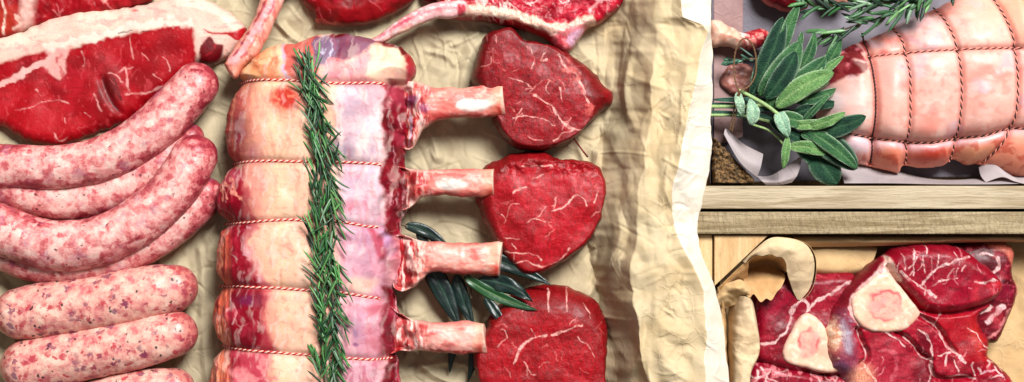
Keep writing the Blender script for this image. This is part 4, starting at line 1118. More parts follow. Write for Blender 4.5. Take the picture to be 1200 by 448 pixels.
fillet('fillet steak with a bold forked fat line, tucked under the rib chop',
       [(560, 56), (568, 42), (585, 32), (602, 33), (614, 46), (640, 50), (664, 60), (690, 78), (708, 98), (719, 106), (716, 124), (704, 132), (690, 146), (668, 166), (640, 176), (612, 175), (592, 164), (574, 138), (560, 110), (552, 88)],
       [(572, 62), (580, 44), (598, 38), (612, 50), (640, 56), (660, 68), (676, 86), (688, 106), (692, 126), (692, 138), (676, 156), (650, 168), (618, 170), (598, 160), (584, 136), (572, 104), (568, 82)],
       [([(626, 114), (640, 122), (652, 134), (662, 146), (672, 151), (682, 152)], 3.4), ([(672, 151), (658, 158), (648, 166)], 1.8), ([(600, 138), (618, 137), (636, 141), (650, 148)], 1.3), ([(596, 92), (610, 96), (622, 104)], 1.4), ([(604, 140), (612, 134)], 1.3),
        ([(654, 66), (662, 80), (676, 92), (684, 106), (688, 122)], 4.2), ([(640, 62), (634, 72), (642, 70)], 1.8), ([(622, 56), (626, 70), (622, 82)], 1.3), ([(644, 96), (640, 106), (644, 112)], 1.4), ([(654, 104), (658, 120)], 1.2)],
       81, 36, R3, 34, lambda P: (P.noise(6, (226, 110, 104), 0.0, .3, .8, 9, mask=1 - sstep(3, 11, seg_dist(P.x, P.y, np.array([(654., 66), (672, 90)]), np.array([(672., 90), (689, 128)])))), P.blob(714, 110, 8, 14, (176, 26, 40), .7)))
fillet('bright red fillet steak with a rough torn top edge, at the second bone',
       [(562, 214), (561, 203), (570, 194), (586, 186), (604, 180), (624, 177), (644, 180), (660, 186), (678, 186), (694, 190), (706, 202), (712, 222), (708, 246), (700, 268), (686, 290), (664, 306), (640, 319), (622, 325), (604, 318), (590, 300), (574, 275), (562, 250), (556, 232)],
       [(584, 214), (600, 196), (640, 190), (680, 192), (700, 202), (706, 222), (702, 250), (692, 272), (672, 292), (644, 310), (622, 316), (606, 306), (594, 288), (584, 262), (578, 236)],
       [([(602, 228), (608, 222), (617, 219)], 3.2), ([(646, 247), (660, 241), (673, 229), (684, 233), (688, 240)], 2.6), ([(638, 242), (634, 252), (626, 257)], 1.6), ([(617, 260), (626, 257), (638, 259)], 1.8), ([(592, 296), (606, 297), (620, 295), (635, 305)], 1.8), ([(596, 310), (616, 306), (634, 312), (656, 304), (668, 290)], 1.9),
        ([(600, 284), (607, 292)], 1.4), ([(590, 278), (608, 279)], 1.3), ([(700, 222), (696, 236)], 2.2), ([(612, 195), (630, 194), (646, 195)], 2.2), ([(622, 209), (630, 205), (636, 204)], 1.6), ([(587, 250), (594, 256), (592, 262)], 1.4), ([(604, 298), (604, 306)], 1.3)],
       82, 36, R4, 16, lambda P: (P.noise(10, (140, 8, 24), .02, .3, .7, 9, 1, 1.4, mask=(1 - sstep(196, 212, P.y)) * 1.0)), 1.35)
fillet('fillet steak cut by the bottom edge with bay leaves over its upper left side',
       [(568, 386), (580, 362), (598, 346), (624, 337), (652, 336), (678, 342), (696, 353), (708, 370), (713, 396), (711, 430), (700, 480), (620, 490), (570, 470), (556, 425), (560, 400)],
       [(574, 392), (592, 372), (620, 364), (650, 362), (672, 368), (690, 384), (704, 402), (706, 430), (700, 475), (620, 482), (574, 462), (562, 424)],
       [([(602, 424), (608, 412), (616, 400), (628, 394), (640, 392)], 3.0), ([(646, 392), (660, 387), (672, 383), (682, 379)], 4.0), ([(628, 394), (622, 384)], 1.6), ([(676, 394), (688, 404), (696, 416)], 1.8), ([(642, 338), (643, 352), (642, 364)], 3.4), ([(664, 338), (663, 352), (664, 364)], 3.2), ([(684, 356), (692, 372)], 1.8),
        ([(618, 356), (612, 364)], 2.2)],
       83, 36, [(196, 28, 44), (160, 14, 32), (220, 62, 70), (118, 8, 24)], 18)
def sinew():
    P = W(np.array([672, 678, 684, 688.]), np.array([162, 170, 178, 184.]), np.array([22, 14, 14, 24.]), 16)
    P, _ = resample(P, .001); V, F = tube_arrays(P, .0011, 7)
    o = mk('sinew', V, F, plain_mat('dark_sinew', S(120, 40, 36), .5)); tag(o, 'thin dark thread of sinew between the first and second fillet steaks', 'sinew')
sinew()

# ------------------------------------------------------------------ broad leaves
def blade(name, parent, base, tip, w, zref, mat, cols, bend=0.0, lift=0.0, roll=0.0, sag=0.0, shape=0.45, rim=0.0, fold=0.16, nw=9, nl=22, wave=0.0, seed=0, rough_edge=0.0, midw=0.20, tipx=0.62, relief=1.0):
    """leaf from base (x,y,z) to tip (x,y,z): tapered outline, sunken midrib, side veins, pale rim"""
    b = np.array(base, float); e = np.array(tip, float); r = random.Random(seed)
    d = e - b; L = np.linalg.norm(d[:2]); sd = np.array([-d[1], d[0], 0]) / (L + 1e-9)
    U, Tt = np.meshgrid(np.linspace(-1, 1, nw), np.linspace(0, 1, nl))
    u = U.ravel(); t = Tt.ravel()
    prof = (np.maximum(t, 0) ** (shape)) * np.maximum(1 - t, 0) ** (tipx) ; prof = prof / prof.max()
    prof = np.maximum(prof, 0.05 * (1 - t))
    hw = w * 0.5 * prof * (1 + rough_edge * vnoise(t * 40, u * 3, 3, seed))
    cx = b[0] + d[0] * t + sd[0] * bend * L * 4 * t * (1 - t); cy = b[1] + d[1] * t + sd[1] * bend * L * 4 * t * (1 - t)
    cz = b[2] + d[2] * t + lift * 4 * t * (1 - t) - sag * t * t
    cr, sr = math.cos(roll), math.sin(roll)
    lat = u * hw
    vz = fold * np.abs(u) ** 1.3 * hw - 0.12 * hw * u ** 4 * 2 + wave * np.sin(t * 15 + seed + (u > 0) * 1.3) * np.abs(u) ** 2 + fbm(t * L, u * w + seed * 10, 9, seed, 2) * 1.2
    vein = np.abs(((t * L / 4.2 - np.abs(u) * 1.4) % 1.0) - 0.5)
    vz = vz - 0.35 * relief * (1 - sstep(0.0, 0.22, vein)) * (np.abs(u) < 0.9)
    x = cx + sd[0] * lat * cr; y = cy + sd[1] * lat * cr; z = cz + lat * sr + vz
    c0, c1, cm, crm = [np.array(S(*q)) for q in cols]
    k = sstep(-0.3, 0.3, fbm(t * L + seed * 31, u * w * 0.5, 13, seed, 3))[:, None]
    c = c0 * (1 - k) + c1 * k
    c = c + (cm - c) * (1 - sstep(midw * 0.25, midw, np.abs(u)))[:, None] * (0.85 - 0.4 * t)[:, None]
    c = c + (cm * 0.8 - c) * ((1 - sstep(0.0, 0.2, vein)) * 0.25)[:, None]
    if rim: c = c + (crm - c) * (sstep(0.80, 0.97, np.abs(u)) * rim)[:, None]
    V = W(x, y, z, zref)
    i, j = np.meshgrid(np.arange(nl - 1), np.arange(nw - 1), indexing='ij'); a = (i * nw + j).ravel()
    F = np.stack([a, a + 1, a + nw + 1, a + nw], 1)
    o = mk(name, V, F, mat, parent, c)
    m = o.modifiers.new('thickness', 'SOLIDIFY'); m.thickness = 0.0005; m.offset = 0
    return o
BC = [(8, 26, 26), (14, 36, 32), (70, 100, 84), (30, 56, 50)]
BC2 = [(22, 60, 36), (34, 80, 44), (140, 172, 120), (60, 96, 76)]
bs = thing('bay_sprig', 550, 330, 20, 30, 'dark green bay sprig spread under the lower two bones and over the bottom fillet', 'bay leaves')
P_ = spline([(470, 262, 30), (500, 278, 26), (530, 300, 26), (548, 322, 26), (552, 350, 22)], 8); SV, SF = tube_arrays(W(P_[:, 0], P_[:, 1], P_[:, 2], 30), .0016, 8); mk('stem', SV, SF, M['stem'], bs)
for q, (b_, t_, w_, kw, cc) in enumerate([
        ((496, 300, 24), (538, 384, 26), 32, dict(bend=-0.02, shape=.5), BC), ((534, 322, 24), (556, 386, 22), 22, dict(bend=.03), BC), ((532, 296, 30), (646, 334, 44), 26, dict(bend=-.06, fold=.25), BC), ((544, 324, 34), (630, 362, 52), 18, dict(bend=.05, fold=.3, wave=1.0), BC2),
        ((560, 328, 36), (624, 352, 54), 26, dict(bend=-.10, wave=2.5, fold=.1), BC), ((568, 348, 40), (594, 388, 50), 15, dict(bend=-.04), BC), ((474, 264, 30), (526, 290, 30), 18, dict(bend=-.08), BC), ((538, 384, 20), (526, 440, 12), 15, dict(bend=.03, shape=.3), BC), ((558, 386, 18), (548, 450, 14), 18, dict(bend=-.03, shape=.3), BC),
        ((488, 272, 26), (520, 300, 22), 13, dict(bend=.08), BC)]):
    blade('leaf', bs, b_, t_, w_ * .78, 30, M['bay'], cc, seed=q + 3, rim=.35, midw=.1, nw=15, tipx=.85, relief=.25, **kw)
# ------------------------------------------------------------------ upper right crate
def tissue():
    def bump(x, y): return trinoise(x, y, 40, 3) * 4 + trinoise(x, y, 16, 4) * 1.6
    t = thing('tissue_paper', 1000, 120, -10, 0, 'grey and pink tissue paper lining under the tied pork joint', 'tissue paper')
    sheet('sheet', [[(832, -60, 30), (832, 60, 24), (832, 216, 20)], [(850, -60, 4), (850, 60, 0), (850, 214, 2)], [(960, -60, -4), (960, 60, -6), (960, 212, -2)], [(1080, -60, -4), (1080, 60, -6), (1080, 208, 2)], [(1190, -60, -4), (1190, 60, -6), (1190, 208, 2)], [(1256, -60, 8), (1256, 60, 8), (1256, 212, 8)]], 20, M['tissue'], t, 2.2, bump)
    sheet('pink_sheet', [[(838, -60, 6), (838, 60, 5), (838, 170, 8)], [(856, -60, 3), (856, 60, 4), (858, 165, 6)], [(873, -60, 3), (873, 60, 3), (872, 160, 5)]], 20, M['tissue_p'], t, 2.2, lambda x, y: bump(x, y) + 2.5)
    sheet('turned_corner', [[(853, 150, 20), (872, 168, 22), (892, 181, 44)], [(848, 152, 42), (868, 180, 46), (888, 196, 52)], [(846, 158, 46), (864, 190, 48), (884, 208, 48)]], 30, M['tissue_w'], t, 1.6)
    sheet('turned_corner', [[(886, 206, 30), (905, 205, 30), (938, 182, 44)], [(890, 212, 44), (912, 212, 42), (932, 204, 46)], [(896, 217, 40), (912, 217.0, 38), (926, 214, 40)]], 30, M['tissue_w'], t, 1.6)
    sheet('edge_fold', [[(985, 180, 14), (1040, 196, 14), (1100, 210, 10), (1160, 208, 14), (1210, 196, 20)], [(985, 200, 30), (1040, 207, 34), (1100, 212, 30), (1160, 210, 34), (1230, 204, 36)], [(985, 215, 50), (1040, 215, 52), (1100, 216, 50), (1160, 216, 52), (1250, 214, 50)]], 30, M['tissue_w'], t, 1.6, lambda x, y: trinoise(x, y * 2, 22, 6) * 3)
    sheet('edge_fold', [[(1148, 196, 26), (1160, 190, 34), (1172, 200, 40), (1190, 209, 44), (1230, 206, 44)], [(1146, 206, 40), (1164, 198, 46), (1178, 206, 48), (1196, 213, 50), (1240, 211, 50)], [(1150, 214, 46), (1168, 208, 50), (1182, 213, 52), (1200, 216.5, 54), (1240, 216.5, 54)]], 30, M['tissue_w'], t, 1.4)
M['tissue_p'] = paper_mat('pink_tissue_paper', S(178, 146, 142), S(160, 128, 126), .6, .05)
M['tissue_w'] = paper_mat('pale_tissue_paper', S(206, 194, 194), S(190, 178, 180), .6, .05, trans=.3)
tissue()

ZP = 55
PORK = [(962, 120), (968, 100), (972, 78), (985, 62), (1004, 50), (1021, 44), (1040, 36), (1060, 24), (1080, 16), (1103, 8), (1130, -6), (1165, -16), (1230, -20), (1290, 0), (1300, 90), (1280, 180), (1230, 206), (1190, 206), (1165, 196), (1152, 192), (1138, 192), (1124, 186), (1112, 194), (1085, 196),
        (1066, 194), (1060, 203), (1046, 200), (1020, 194), (1000, 188), (978, 178), (966, 158)]
VS = [[(1016, 30), (1021, 60), (1023, 110), (1023, 160), (1026, 196)], [(1050, 24), (1058, 48), (1062, 90), (1062, 150), (1063, 172), (1068, 196)], [(1099, 0), (1110, 30), (1118, 62), (1122, 110), (1121, 165), (1120, 194)], [(1160, -20), (1172, 14), (1183, 50), (1187, 90), (1184, 140), (1176, 165), (1156, 194)], [(1240, -30), (1250, 60), (1250, 160), (1230, 206)]]
HS = [[(1014, 67), (1022, 66), (1062, 63), (1117, 60), (1185, 58), (1215, 59), (1300, 60)], [(964, 150), (984, 155), (1022, 162), (1062, 167), (1092, 168), (1120, 162), (1150, 160), (1180, 151), (1215, 152), (1300, 150)]]
def vx(k, y): a = np.array(VS[k], float); return np.interp(y, a[:, 1], a[:, 0])
def hy(k, x): a = np.array(HS[k], float); return np.interp(x, a[:, 0], a[:, 1])
pork = thing('pork_joint', 1120, 100, 0, ZP, 'rolled pork joint with pale pink skin netted in dark twine, in the upper right crate', 'pork joint')
def ph(x, y, d, t):
    g = 0
    for k in range(5):
        dx = x - vx(k, y); a = sstep(-12, 2, y - VS[k][0][1])
        g = g - (4.0 * np.exp(-(dx / 3.6) ** 2) + 5.0 * np.exp(-(dx / 14) ** 2)) * (1.6 if k == 0 else 1)
    for k in range(2):
        dy = y - hy(k, x); on = sstep(1008, 1022, x) if k == 0 else sstep(960, 980, x)
        low = 1 + 1.0 * k
        g = g - on * (3.0 * np.exp(-(dy / 3.5) ** 2) + 3.0 * np.exp(-(dy / 10) ** 2)) * low
    lo = sstep(0, 6, y - hy(1, x))
    g = g - lo * 2 + fbm(x, y, 40, 3, 2) * 5 + fbm(x, y, 9, 4, 3) * .25
    g = g - 12 * sstep(0, 20, 1012 - x) * sstep(-5, 30, 96 - y)
    return g
def pp(P):
    x, y = P.x, P.y
    P.noise(5, (226, 150, 140), .2, .45, .3, 31); P.fill((236, 178, 164)); P.noise(46, (230, 140, 126), 0, .35, .8, 1); P.noise(26, (214, 178, 184), .02, .35, .7, 2); P.noise(12, (244, 206, 194), .05, .4, .5, 3, .7, 1.3); P.noise(9, (230, 140, 130), .15, .45, .5, 4); P.veins(40, (970, 0, 1210, 190), (222, 150, 146), 5, .7, 24, .35)
    P.mix(sstep(1100, 1190, x) * (1 - sstep(20, 70, y)) * .8, (250, 186, 160)); P.mix(sstep(1170, 1200, x) * (1 - sstep(30, 80, y)) * .6, (250, 170, 140))
    P.blob(1066, 28, 22, 12, (206, 206, 214), .75, .8, -20); P.blob(1020, 48, 8, 8, (226, 200, 204), .6)
    P.blob(1046, 66, 20, 10, (246, 176, 164), .6, .9); P.blob(1040, 92, 16, 22, (244, 160, 152), .55, .9); P.blob(1055, 100, 8, 8, (226, 110, 108), .5, .9); P.blob(1036, 62, 6, 4, (228, 110, 110), .6)
    low = sstep(2, 12, y - hy(1, x)); band = 1 - sstep(0, 14, y - hy(1, x))
    P.mix(low * sstep(1020, 1030, x) * .85, (236, 150, 124)); P.blob(1090, 182, 26, 11, (214, 76, 62), .9, .8); P.blob(1046, 186, 14, 12, (228, 120, 92), .7, .8); P.blob(1146, 182, 22, 12, (236, 164, 130), .8)
    P.mix(sstep(-1, 4, y - hy(1, x)) * band * .6, (226, 196, 208)); P.noise(8, (206, 70, 56), .1, .35, .6, 5, mask=low)
    P.blob(992, 130, 26, 40, (240, 198, 190), .7); P.blob(975, 118, 14, 14, (206, 196, 196), .6); P.blob(1005, 172, 26, 10, (222, 206, 216), .7)
    P.poly([(960, 66), (984, 56), (1004, 46), (1022, 44), (1022, 58), (1010, 62), (1014, 72), (1000, 70), (1008, 84), (992, 90), (976, 98), (958, 100)], (140, 12, 36), .95, 2)
    P.noise(7, (110, 4, 24), 0, .3, .7, 6, mask=(1 - sstep(88, 96, y)) * (x < 1022)); P.noise(6, (226, 130, 140), .22, .42, .6, 7, 1, 1, .5, mask=(1 - sstep(76, 86, y)) * (x < 1022) * (x > 985))
    P.line([(1008, 40), (1014, 54), (1020, 66)], 4, (248, 196, 190), .8, 2)
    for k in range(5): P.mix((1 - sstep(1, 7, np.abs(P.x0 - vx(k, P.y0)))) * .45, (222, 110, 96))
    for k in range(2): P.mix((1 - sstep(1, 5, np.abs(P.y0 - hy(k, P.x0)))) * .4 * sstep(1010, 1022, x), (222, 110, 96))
pk = slab('meat', PORK, ZP, 26, 56, 26, 78, M['skin'], pork, res=1.1, hfun=ph, paint=pp, wob=.8, seed=91)
for k in range(4):
    a = VS[k]; yy = [max(a[0][1], -14), a[-1][1] - 5]
    pts = [(float(vx(k, q)), q) for q in np.linspace(yy[0] + 6, yy[1], 9)]
    p, z = along(pts, pk, .5); twine('string', W(p[:, 0], p[:, 1], z, ZP), [M['tw_black'], M['tw_pink' if k else 'tw_dark']], pork, .75, .6, 9)
for k in range(2):
    pts = [(q, float(hy(k, q))) for q in np.linspace((1020, 980)[k], 1280, 13)]
    p, z = along(pts, pk, .5); twine('string', W(p[:, 0], p[:, 1], z, ZP), [M['tw_black'] if k else M['tw_dark'], M['tw_pink']], pork, .72, .58, 8)

def shank(name, label, out, zr, zm, T, cols, seed, red=None, mat='skin'):
    def pt(P):
        P.fill(cols[0]); P.noise(14, cols[1], 0, .3, .8, 1); P.noise(6, cols[2], .05, .35, .7, 2)
        if red: red(P)
    s = slab(name, out, zr, zm, T, 10, T * 1.1, M[mat], None, res=1.0, paint=pt, seed=seed, hfun=lambda x, y, d, q: fbm(x, y, 10, seed, 3) * 2.5)
    return tag(s.o, label, 'meat')
shank('meat_knuckle', 'pale pink knuckle of meat, red at one end, between paper rim and sage', [(833, 24), (842, 23), (860, 32), (872, 38), (886, 34), (900, 36), (904, 46), (892, 54), (876, 58), (860, 56), (846, 54), (834, 55), (829, 40)], 30, 24, 20, [(246, 196, 172), (236, 160, 140), (250, 216, 196)], 101,
      lambda P: (P.mix(sstep(862, 872, P.x), (186, 50, 60)), P.line([(852, 26), (866, 36), (874, 42)], 2.5, (252, 226, 214)), P.noise(5, (240, 150, 140), 0, .3, .8, 5, mask=sstep(866, 874, P.x)), P.line([(868, 42), (876, 52)], 2, (250, 220, 206))))
shank('meat_knuckle', 'brownish pink knuckle of meat lying under the twine loop of the sage', [(852, 80), (862, 74), (880, 76), (888, 88), (890, 104), (876, 112), (858, 108), (846, 96)], 26, 12, 5, [(168, 112, 100), (140, 86, 80), (190, 134, 118)], 102)
shank('meat_cut', 'dark red cut with a pale rim at the top edge above the sage', [(886, -40), (888, -8), (896, 2), (910, 10), (926, 14), (940, 12), (950, 4), (954, -40)], 26, 18, 20, [(120, 16, 30), (90, 8, 22), (150, 36, 46)], 103,
      lambda P: P.mix(1 - sstep(1, 4, P.d), (200, 120, 110)), 'beef')
shank('meat_cut', 'pinkish cut at the top edge almost hidden by rosemary', [(962, -40), (964, -4), (972, 5), (986, 6), (996, 2), (1000, -40)], 26, 18, 16, [(222, 160, 140), (206, 130, 120), (236, 186, 170)], 104)

# herbs
PAL2 = [(30, 70, 38), (44, 90, 48), (70, 112, 64), (20, 50, 32), (104, 142, 92)]
rosemary('rosemary_sprig', 'rosemary sprig with pale backed leaves lying across the top end of the pork joint',
         [([(1130, -40, 88), (1100, -14, 84), (1070, 4, 78), (1040, 18, 70), (1010, 28, 64), (985, 36, 58), (962, 42, 54)], (1, -1)),
          ([(1080, -10, 84), (1050, 2, 76), (1016, 8, 70), (985, 12, 64), (956, 8, 58), (938, 2, 54)], (1, -1))], ZP, .34, (18, 34), 4.4, PAL2, 14, 'rosemary sprigs', (12, 46))
rosemary('rosemary_sprig', 'few small rosemary leaves poking out under the twine loop', [([(890, 70, 40), (876, 70, 38), (862, 72, 36), (852, 74, 34)], (1, -1))], 36, .30, (12, 22), 4.0, [(44, 84, 64), (60, 104, 80), (36, 70, 56)], 15, 'rosemary sprigs', (10, 40))

sg = thing('sage_bunch', 910, 110, 30, 60, 'bunch of broad grey green sage leaves tied with a loop of brown twine', 'sage')
DK = [(20, 52, 40), (32, 70, 48), (74, 110, 80), (150, 178, 152)]
MD = [(44, 86, 56), (66, 110, 68), (120, 154, 106), (176, 200, 168)]
LT = [(92, 136, 82), (116, 156, 96), (164, 192, 132), (190, 212, 172)]
PL = [(150, 190, 160), (176, 208, 178), (200, 222, 190), (214, 232, 206)]
GS = [(44, 78, 66), (60, 96, 80), (96, 130, 108), (140, 166, 150)]
leaves = [((830, 121, 40), (940, 130, 44), 8, GS, {}), ((832, 130, 38), (955, 142, 42), 8, GS, {}), ((838, 116, 44), (930, 118, 46), 7, GS, {}),
    ((882, 112, 50), (918, 20, 60), 30, DK, dict(bend=.03, shape=.6)), ((914, 70, 50), (937, 4, 58), 17, MD, dict(bend=-.04, shape=.5)),
    ((934, 66, 50), (941, 36, 56), 8, MD, {}), ((950, 96, 52), (986, 44, 62), 18, MD, dict(bend=.06)), ((930, 90, 56), (954, 38, 66), 15, MD, dict(bend=.08, fold=.4)),
    ((890, 112, 58), (936, 50, 70), 34, MD, dict(bend=.05, shape=.6)), ((896, 116, 64), (930, 62, 76), 28, DK, dict(bend=.04, shape=.6)),
    ((912, 112, 60), (966, 68, 70), 28, MD, dict(bend=.06, shape=.5)), ((940, 118, 60), (988, 66, 68), 13, LT, dict(bend=-.07, fold=.4)),
    ((908, 126, 66), (974, 86, 78), 27, LT, dict(bend=-.06, shape=.55)), ((916, 124, 62), (970, 96, 72), 22, LT, dict(bend=-.10, shape=.55)),
    ((938, 158, 56), (1011, 137, 80), 25, DK, dict(bend=.05, shape=.6)), ((942, 150, 64), (986, 133, 84), 14, LT, dict(bend=.05)), ((936, 150, 60), (970, 112, 74), 9, MD, dict(bend=-.04)),
    ((944, 160, 56), (1004, 198, 66), 34, DK, dict(bend=-.06, shape=.6)), ((940, 150, 62), (1002, 198, 74), 20, MD, dict(bend=-.03, shape=.55)),
    ((956, 176, 50), (982, 216, 60), 38, DK, dict(bend=.05, shape=.5)), ((922, 172, 58), (976, 182, 68), 17, LT, dict(bend=-.06, shape=.6)),
    ((906, 138, 58), (948, 150, 64), 20, MD, dict(bend=-.08, shape=.5)), ((930, 134, 54), (960, 124, 60), 16, DK, {}),
    ((864, 108, 62), (871, 136, 60), 12, PL, dict(bend=.05)), ((878, 116, 64), (880, 147, 70), 17, PL, dict(bend=-.05, shape=.9)), ((911, 132, 68), (922, 161, 74), 18, PL, dict(bend=.05, shape=.3)), ((922, 160, 66), (917, 198, 70), 11, LT, dict(bend=.03, shape=.6))]
leaves += [((900, 100, 46), (926, 36, 54), 20, DK, dict(bend=-.04)), ((920, 96, 52), (950, 58, 60), 16, MD, dict(bend=.05, fold=.4)), ((926, 100, 50), (978, 58, 58), 15, DK, dict(bend=.06)),
    ((930, 118, 56), (980, 104, 62), 15, MD, dict(bend=.08, fold=.4)), ((936, 130, 52), (985, 122, 58), 14, DK, dict(bend=-.06)), ((904, 140, 52), (950, 168, 56), 17, DK, dict(bend=.05)), ((932, 166, 50), (962, 200, 54), 20, DK, dict(bend=-.05)),
    ((926, 146, 60), (962, 142, 68), 13, LT, dict(bend=.08, fold=.45)), ((938, 158, 62), (990, 172, 68), 16, MD, dict(bend=-.05)), ((898, 124, 56), (930, 96, 66), 20, MD, dict(bend=.06))]
for q, (b_, t_, w_, cc, kw) in enumerate(leaves):
    kw = dict(kw); kw['shape'] = kw.get('shape', .5) * .95; kw.setdefault('fold', .26)
    blade('leaf', sg, b_, t_, w_ * .92, 60, M['sage'], cc, seed=q + 40, rim=.95, lift=6, sag=3, wave=1.3, nw=13, nl=30, **kw)
for pts, r0 in (([(866, 106, 60), (884, 116, 64), (900, 126, 66), (912, 136, 68)], 2.2), ([(884, 146, 50), (900, 152, 56), (912, 162, 60), (919, 172, 64)], 1.3), ([(832, 124, 42), (870, 124, 46), (900, 122, 50)], 2.2), ([(832, 134, 40), (880, 136, 44), (930, 150, 50)], 1.8), ([(930, 132, 52), (944, 152, 58)], 1.4)):
    P_ = spline(pts, 8); SV, SF = tube_arrays(W(P_[:, 0], P_[:, 1], P_[:, 2], 60), r0 * .001, 8); mk('stem', SV, SF, M['gstem'], sg)
for pts in ([(866, 110, 66), (861, 92, 60), (861, 70, 56), (864, 56, 56), (870, 46, 58), (878, 47, 58), (884, 58, 60), (886, 74, 62), (884, 90, 64), (876, 102, 68), (866, 108, 68), (862, 118, 62), (860, 134, 54), (857, 152, 48)], [(866, 108, 68), (864, 124, 60), (862, 140, 54), (859, 154, 50)]):
    P_ = W(*np.array(spline(pts, 8)).T, 60); twine('tie', P_, [M['jute'], M['jute']], sg, .6, .5, 7)

# ------------------------------------------------------------------ lower right crate
def tan_paper():
    def bump(x, y): return trinoise(x, y, 46, 13) * 6 + trinoise(x * 1.2, y, 20, 14) * 3 + trinoise(x, y, 9, 15) * .7
    t = thing('brown_paper', 1000, 380, -10, 0, 'torn tan paper with a big curled flap around the shin slices', 'paper')
    sheet('sheet', [[(841, 280, 20), (841, 400, 20), (841, 520, 20)], [(860, 282, 4), (860, 400, 2), (860, 520, 0)], [(980, 284, -4), (980, 400, -8), (980, 520, -8)], [(1120, 284, -4), (1120, 400, -8), (1120, 520, -8)], [(1200, 282, 2), (1200, 400, -2), (1200, 520, 0)], [(1256, 282, 20), (1256, 400, 20), (1256, 520, 20)]], 0, M['kraft2'], t, 1.8, bump)
    # pale rolls under the back board
    sheet('fold', [[(930, 280, 10), (1000, 279, 14), (1080, 279, 20), (1140, 279, 24), (1210, 280, 20)], [(930, 277.5, 40), (1000, 277.5, 44), (1080, 277.5, 44), (1140, 277.5, 46), (1210, 277.5, 40)], [(930, 283, 48), (1000, 283, 52), (1080, 283, 52), (1140, 281, 50), (1210, 281, 46)], [(930, 290, 40), (1000, 289, 42), (1080, 287, 40), (1140, 284, 40), (1210, 284, 36)]], 45, M['kraft2'], t, 1.5, lambda x, y: trinoise(x, y * 3, 26, 6) * 5)
    sheet('fold', [[(936, 286, 20), (980, 286, 24), (1030, 288, 20)], [(940, 296, 30), (980, 294, 34), (1030, 294, 30)], [(950, 314, 34), (984, 316, 38), (1022, 312, 32)], [(952, 325, 20), (984, 326, 24), (1016, 322, 20)]], 40, M['kraft2'], t, 1.5, lambda x, y: trinoise(x, y, 22, 8) * 5)
    # the big curled flap: a flat ribbon of torn paper bent over towards the meat
    tf = lambda s1, a1, s2, a2, sd: (lambda x, y: trinoise(x, y, s1, sd) * a1 + trinoise(x, y, s2, sd + 1) * a2 + fbm(x, y, 5, sd, 2) * .6)
    inner = [(875, 309, 62), (879, 303, 67), (885, 299, 71), (893, 300, 73), (902, 298, 74), (909, 301, 74), (916, 302, 73), (921, 309, 70), (923, 319, 65), (927, 330, 59), (932, 341, 52), (939, 353, 46)]
    outer = [(872, 307, 58), (879, 299, 64), (887, 291, 68), (899, 281, 70), (911, 278, 71), (930, 280.5, 71), (944, 286, 69), (952, 296, 66), (956, 309, 62), (956, 326, 56), (952, 341, 51), (942, 354, 46)]
    midr = [((p[0] + q[0]) / 2 - .5, (p[1] + q[1]) / 2, max(p[2], q[2]) + 5 * math.sin(math.pi * k / 11)) for k, (p, q) in enumerate(zip(inner, outer))]
    sheet('curled_flap', [inner, midr, outer], 70, M['kraft_lit'], t, 1.1, tf(22, 3, 10, 1.5, 5))
    sheet('flap_return', [[(p[0] + .5, p[1], p[2]) for p in outer[2:]], [(p[0] + 2, p[1] + 4, p[2] - 26) for p in outer[2:]]], 60, M['kraft2'], t, 1.4, tf(20, 2, 9, 1, 6))
    sheet('curl_inside', [[(p[0], p[1], p[2] - 2) for p in inner[:9]], [(876, 320, 22), (886, 313, 18), (900, 310, 18), (914, 312, 20), (923, 320, 26)], [(875, 334, 40), (884, 335, 46), (896, 336, 52), (908, 333, 54), (922, 323, 50)], [(874, 345, 54), (879, 349, 57), (884, 345, 58), (891, 354, 60), (898, 350, 60), (904, 352, 60), (911, 342, 60), (916, 337, 59), (921, 327, 56)]], 60, M['kraft_shaded'], t, 1.1, tf(18, 4, 8, 2, 7))
    sheet('fold', [[(840, 337, 56), (852, 326, 57), (864, 314, 58), (876, 303, 60)], [(842, 344, 48), (854, 334, 48), (866, 322, 49), (877, 312, 50)], [(846, 352, 34), (858, 344, 30), (870, 334, 30), (880, 324, 30)], [(850, 360, 20), (862, 354, 16), (876, 346, 14), (890, 338, 14)]], 50, M['kraft_shaded'], t, 1.2, tf(14, 5, 7, 2, 15))
    # standing crumpled folds along the left
    sheet('fold', [[(838, 345, 40), (846, 335, 48), (858, 330, 52), (868, 328, 54), (880, 338, 50)], [(840, 352, 52), (850, 343, 60), (862, 338, 63), (872, 340, 60), (880, 349, 54)], [(846, 368, 30), (854, 362, 34), (864, 358, 38), (872, 360, 36), (880, 366, 34)]], 50, M['kraft2'], t, 1.2, tf(15, 8, 7, 3, 9))
    sheet('fold', [[(858, 352, 26), (858, 384, 22), (857, 420, 20), (858, 470, 20)], [(868, 347, 54), (864, 384, 50), (862, 420, 50), (862, 470, 48)], [(877, 349, 62), (880, 370, 60), (886, 398, 58), (886, 414, 57), (878, 432, 56), (876, 470, 52)], [(883, 356, 50), (888, 384, 48), (891, 404, 46), (888, 420, 46), (880, 440, 46), (878, 470, 42)]], 50, M['kraft_lit'], t, 1.2, tf(18, 7, 8, 2.5, 10))
    sheet('fold', [[(838, 350, 28), (838, 400, 30), (838, 470, 30)], [(846, 352, 48), (848, 380, 40), (850, 420, 44), (850, 470, 40)], [(854, 356, 20), (856, 400, 14), (858, 470, 14)]], 45, M['kraft_shaded'], t, 1.2, tf(16, 8, 8, 3, 11))
tan_paper()

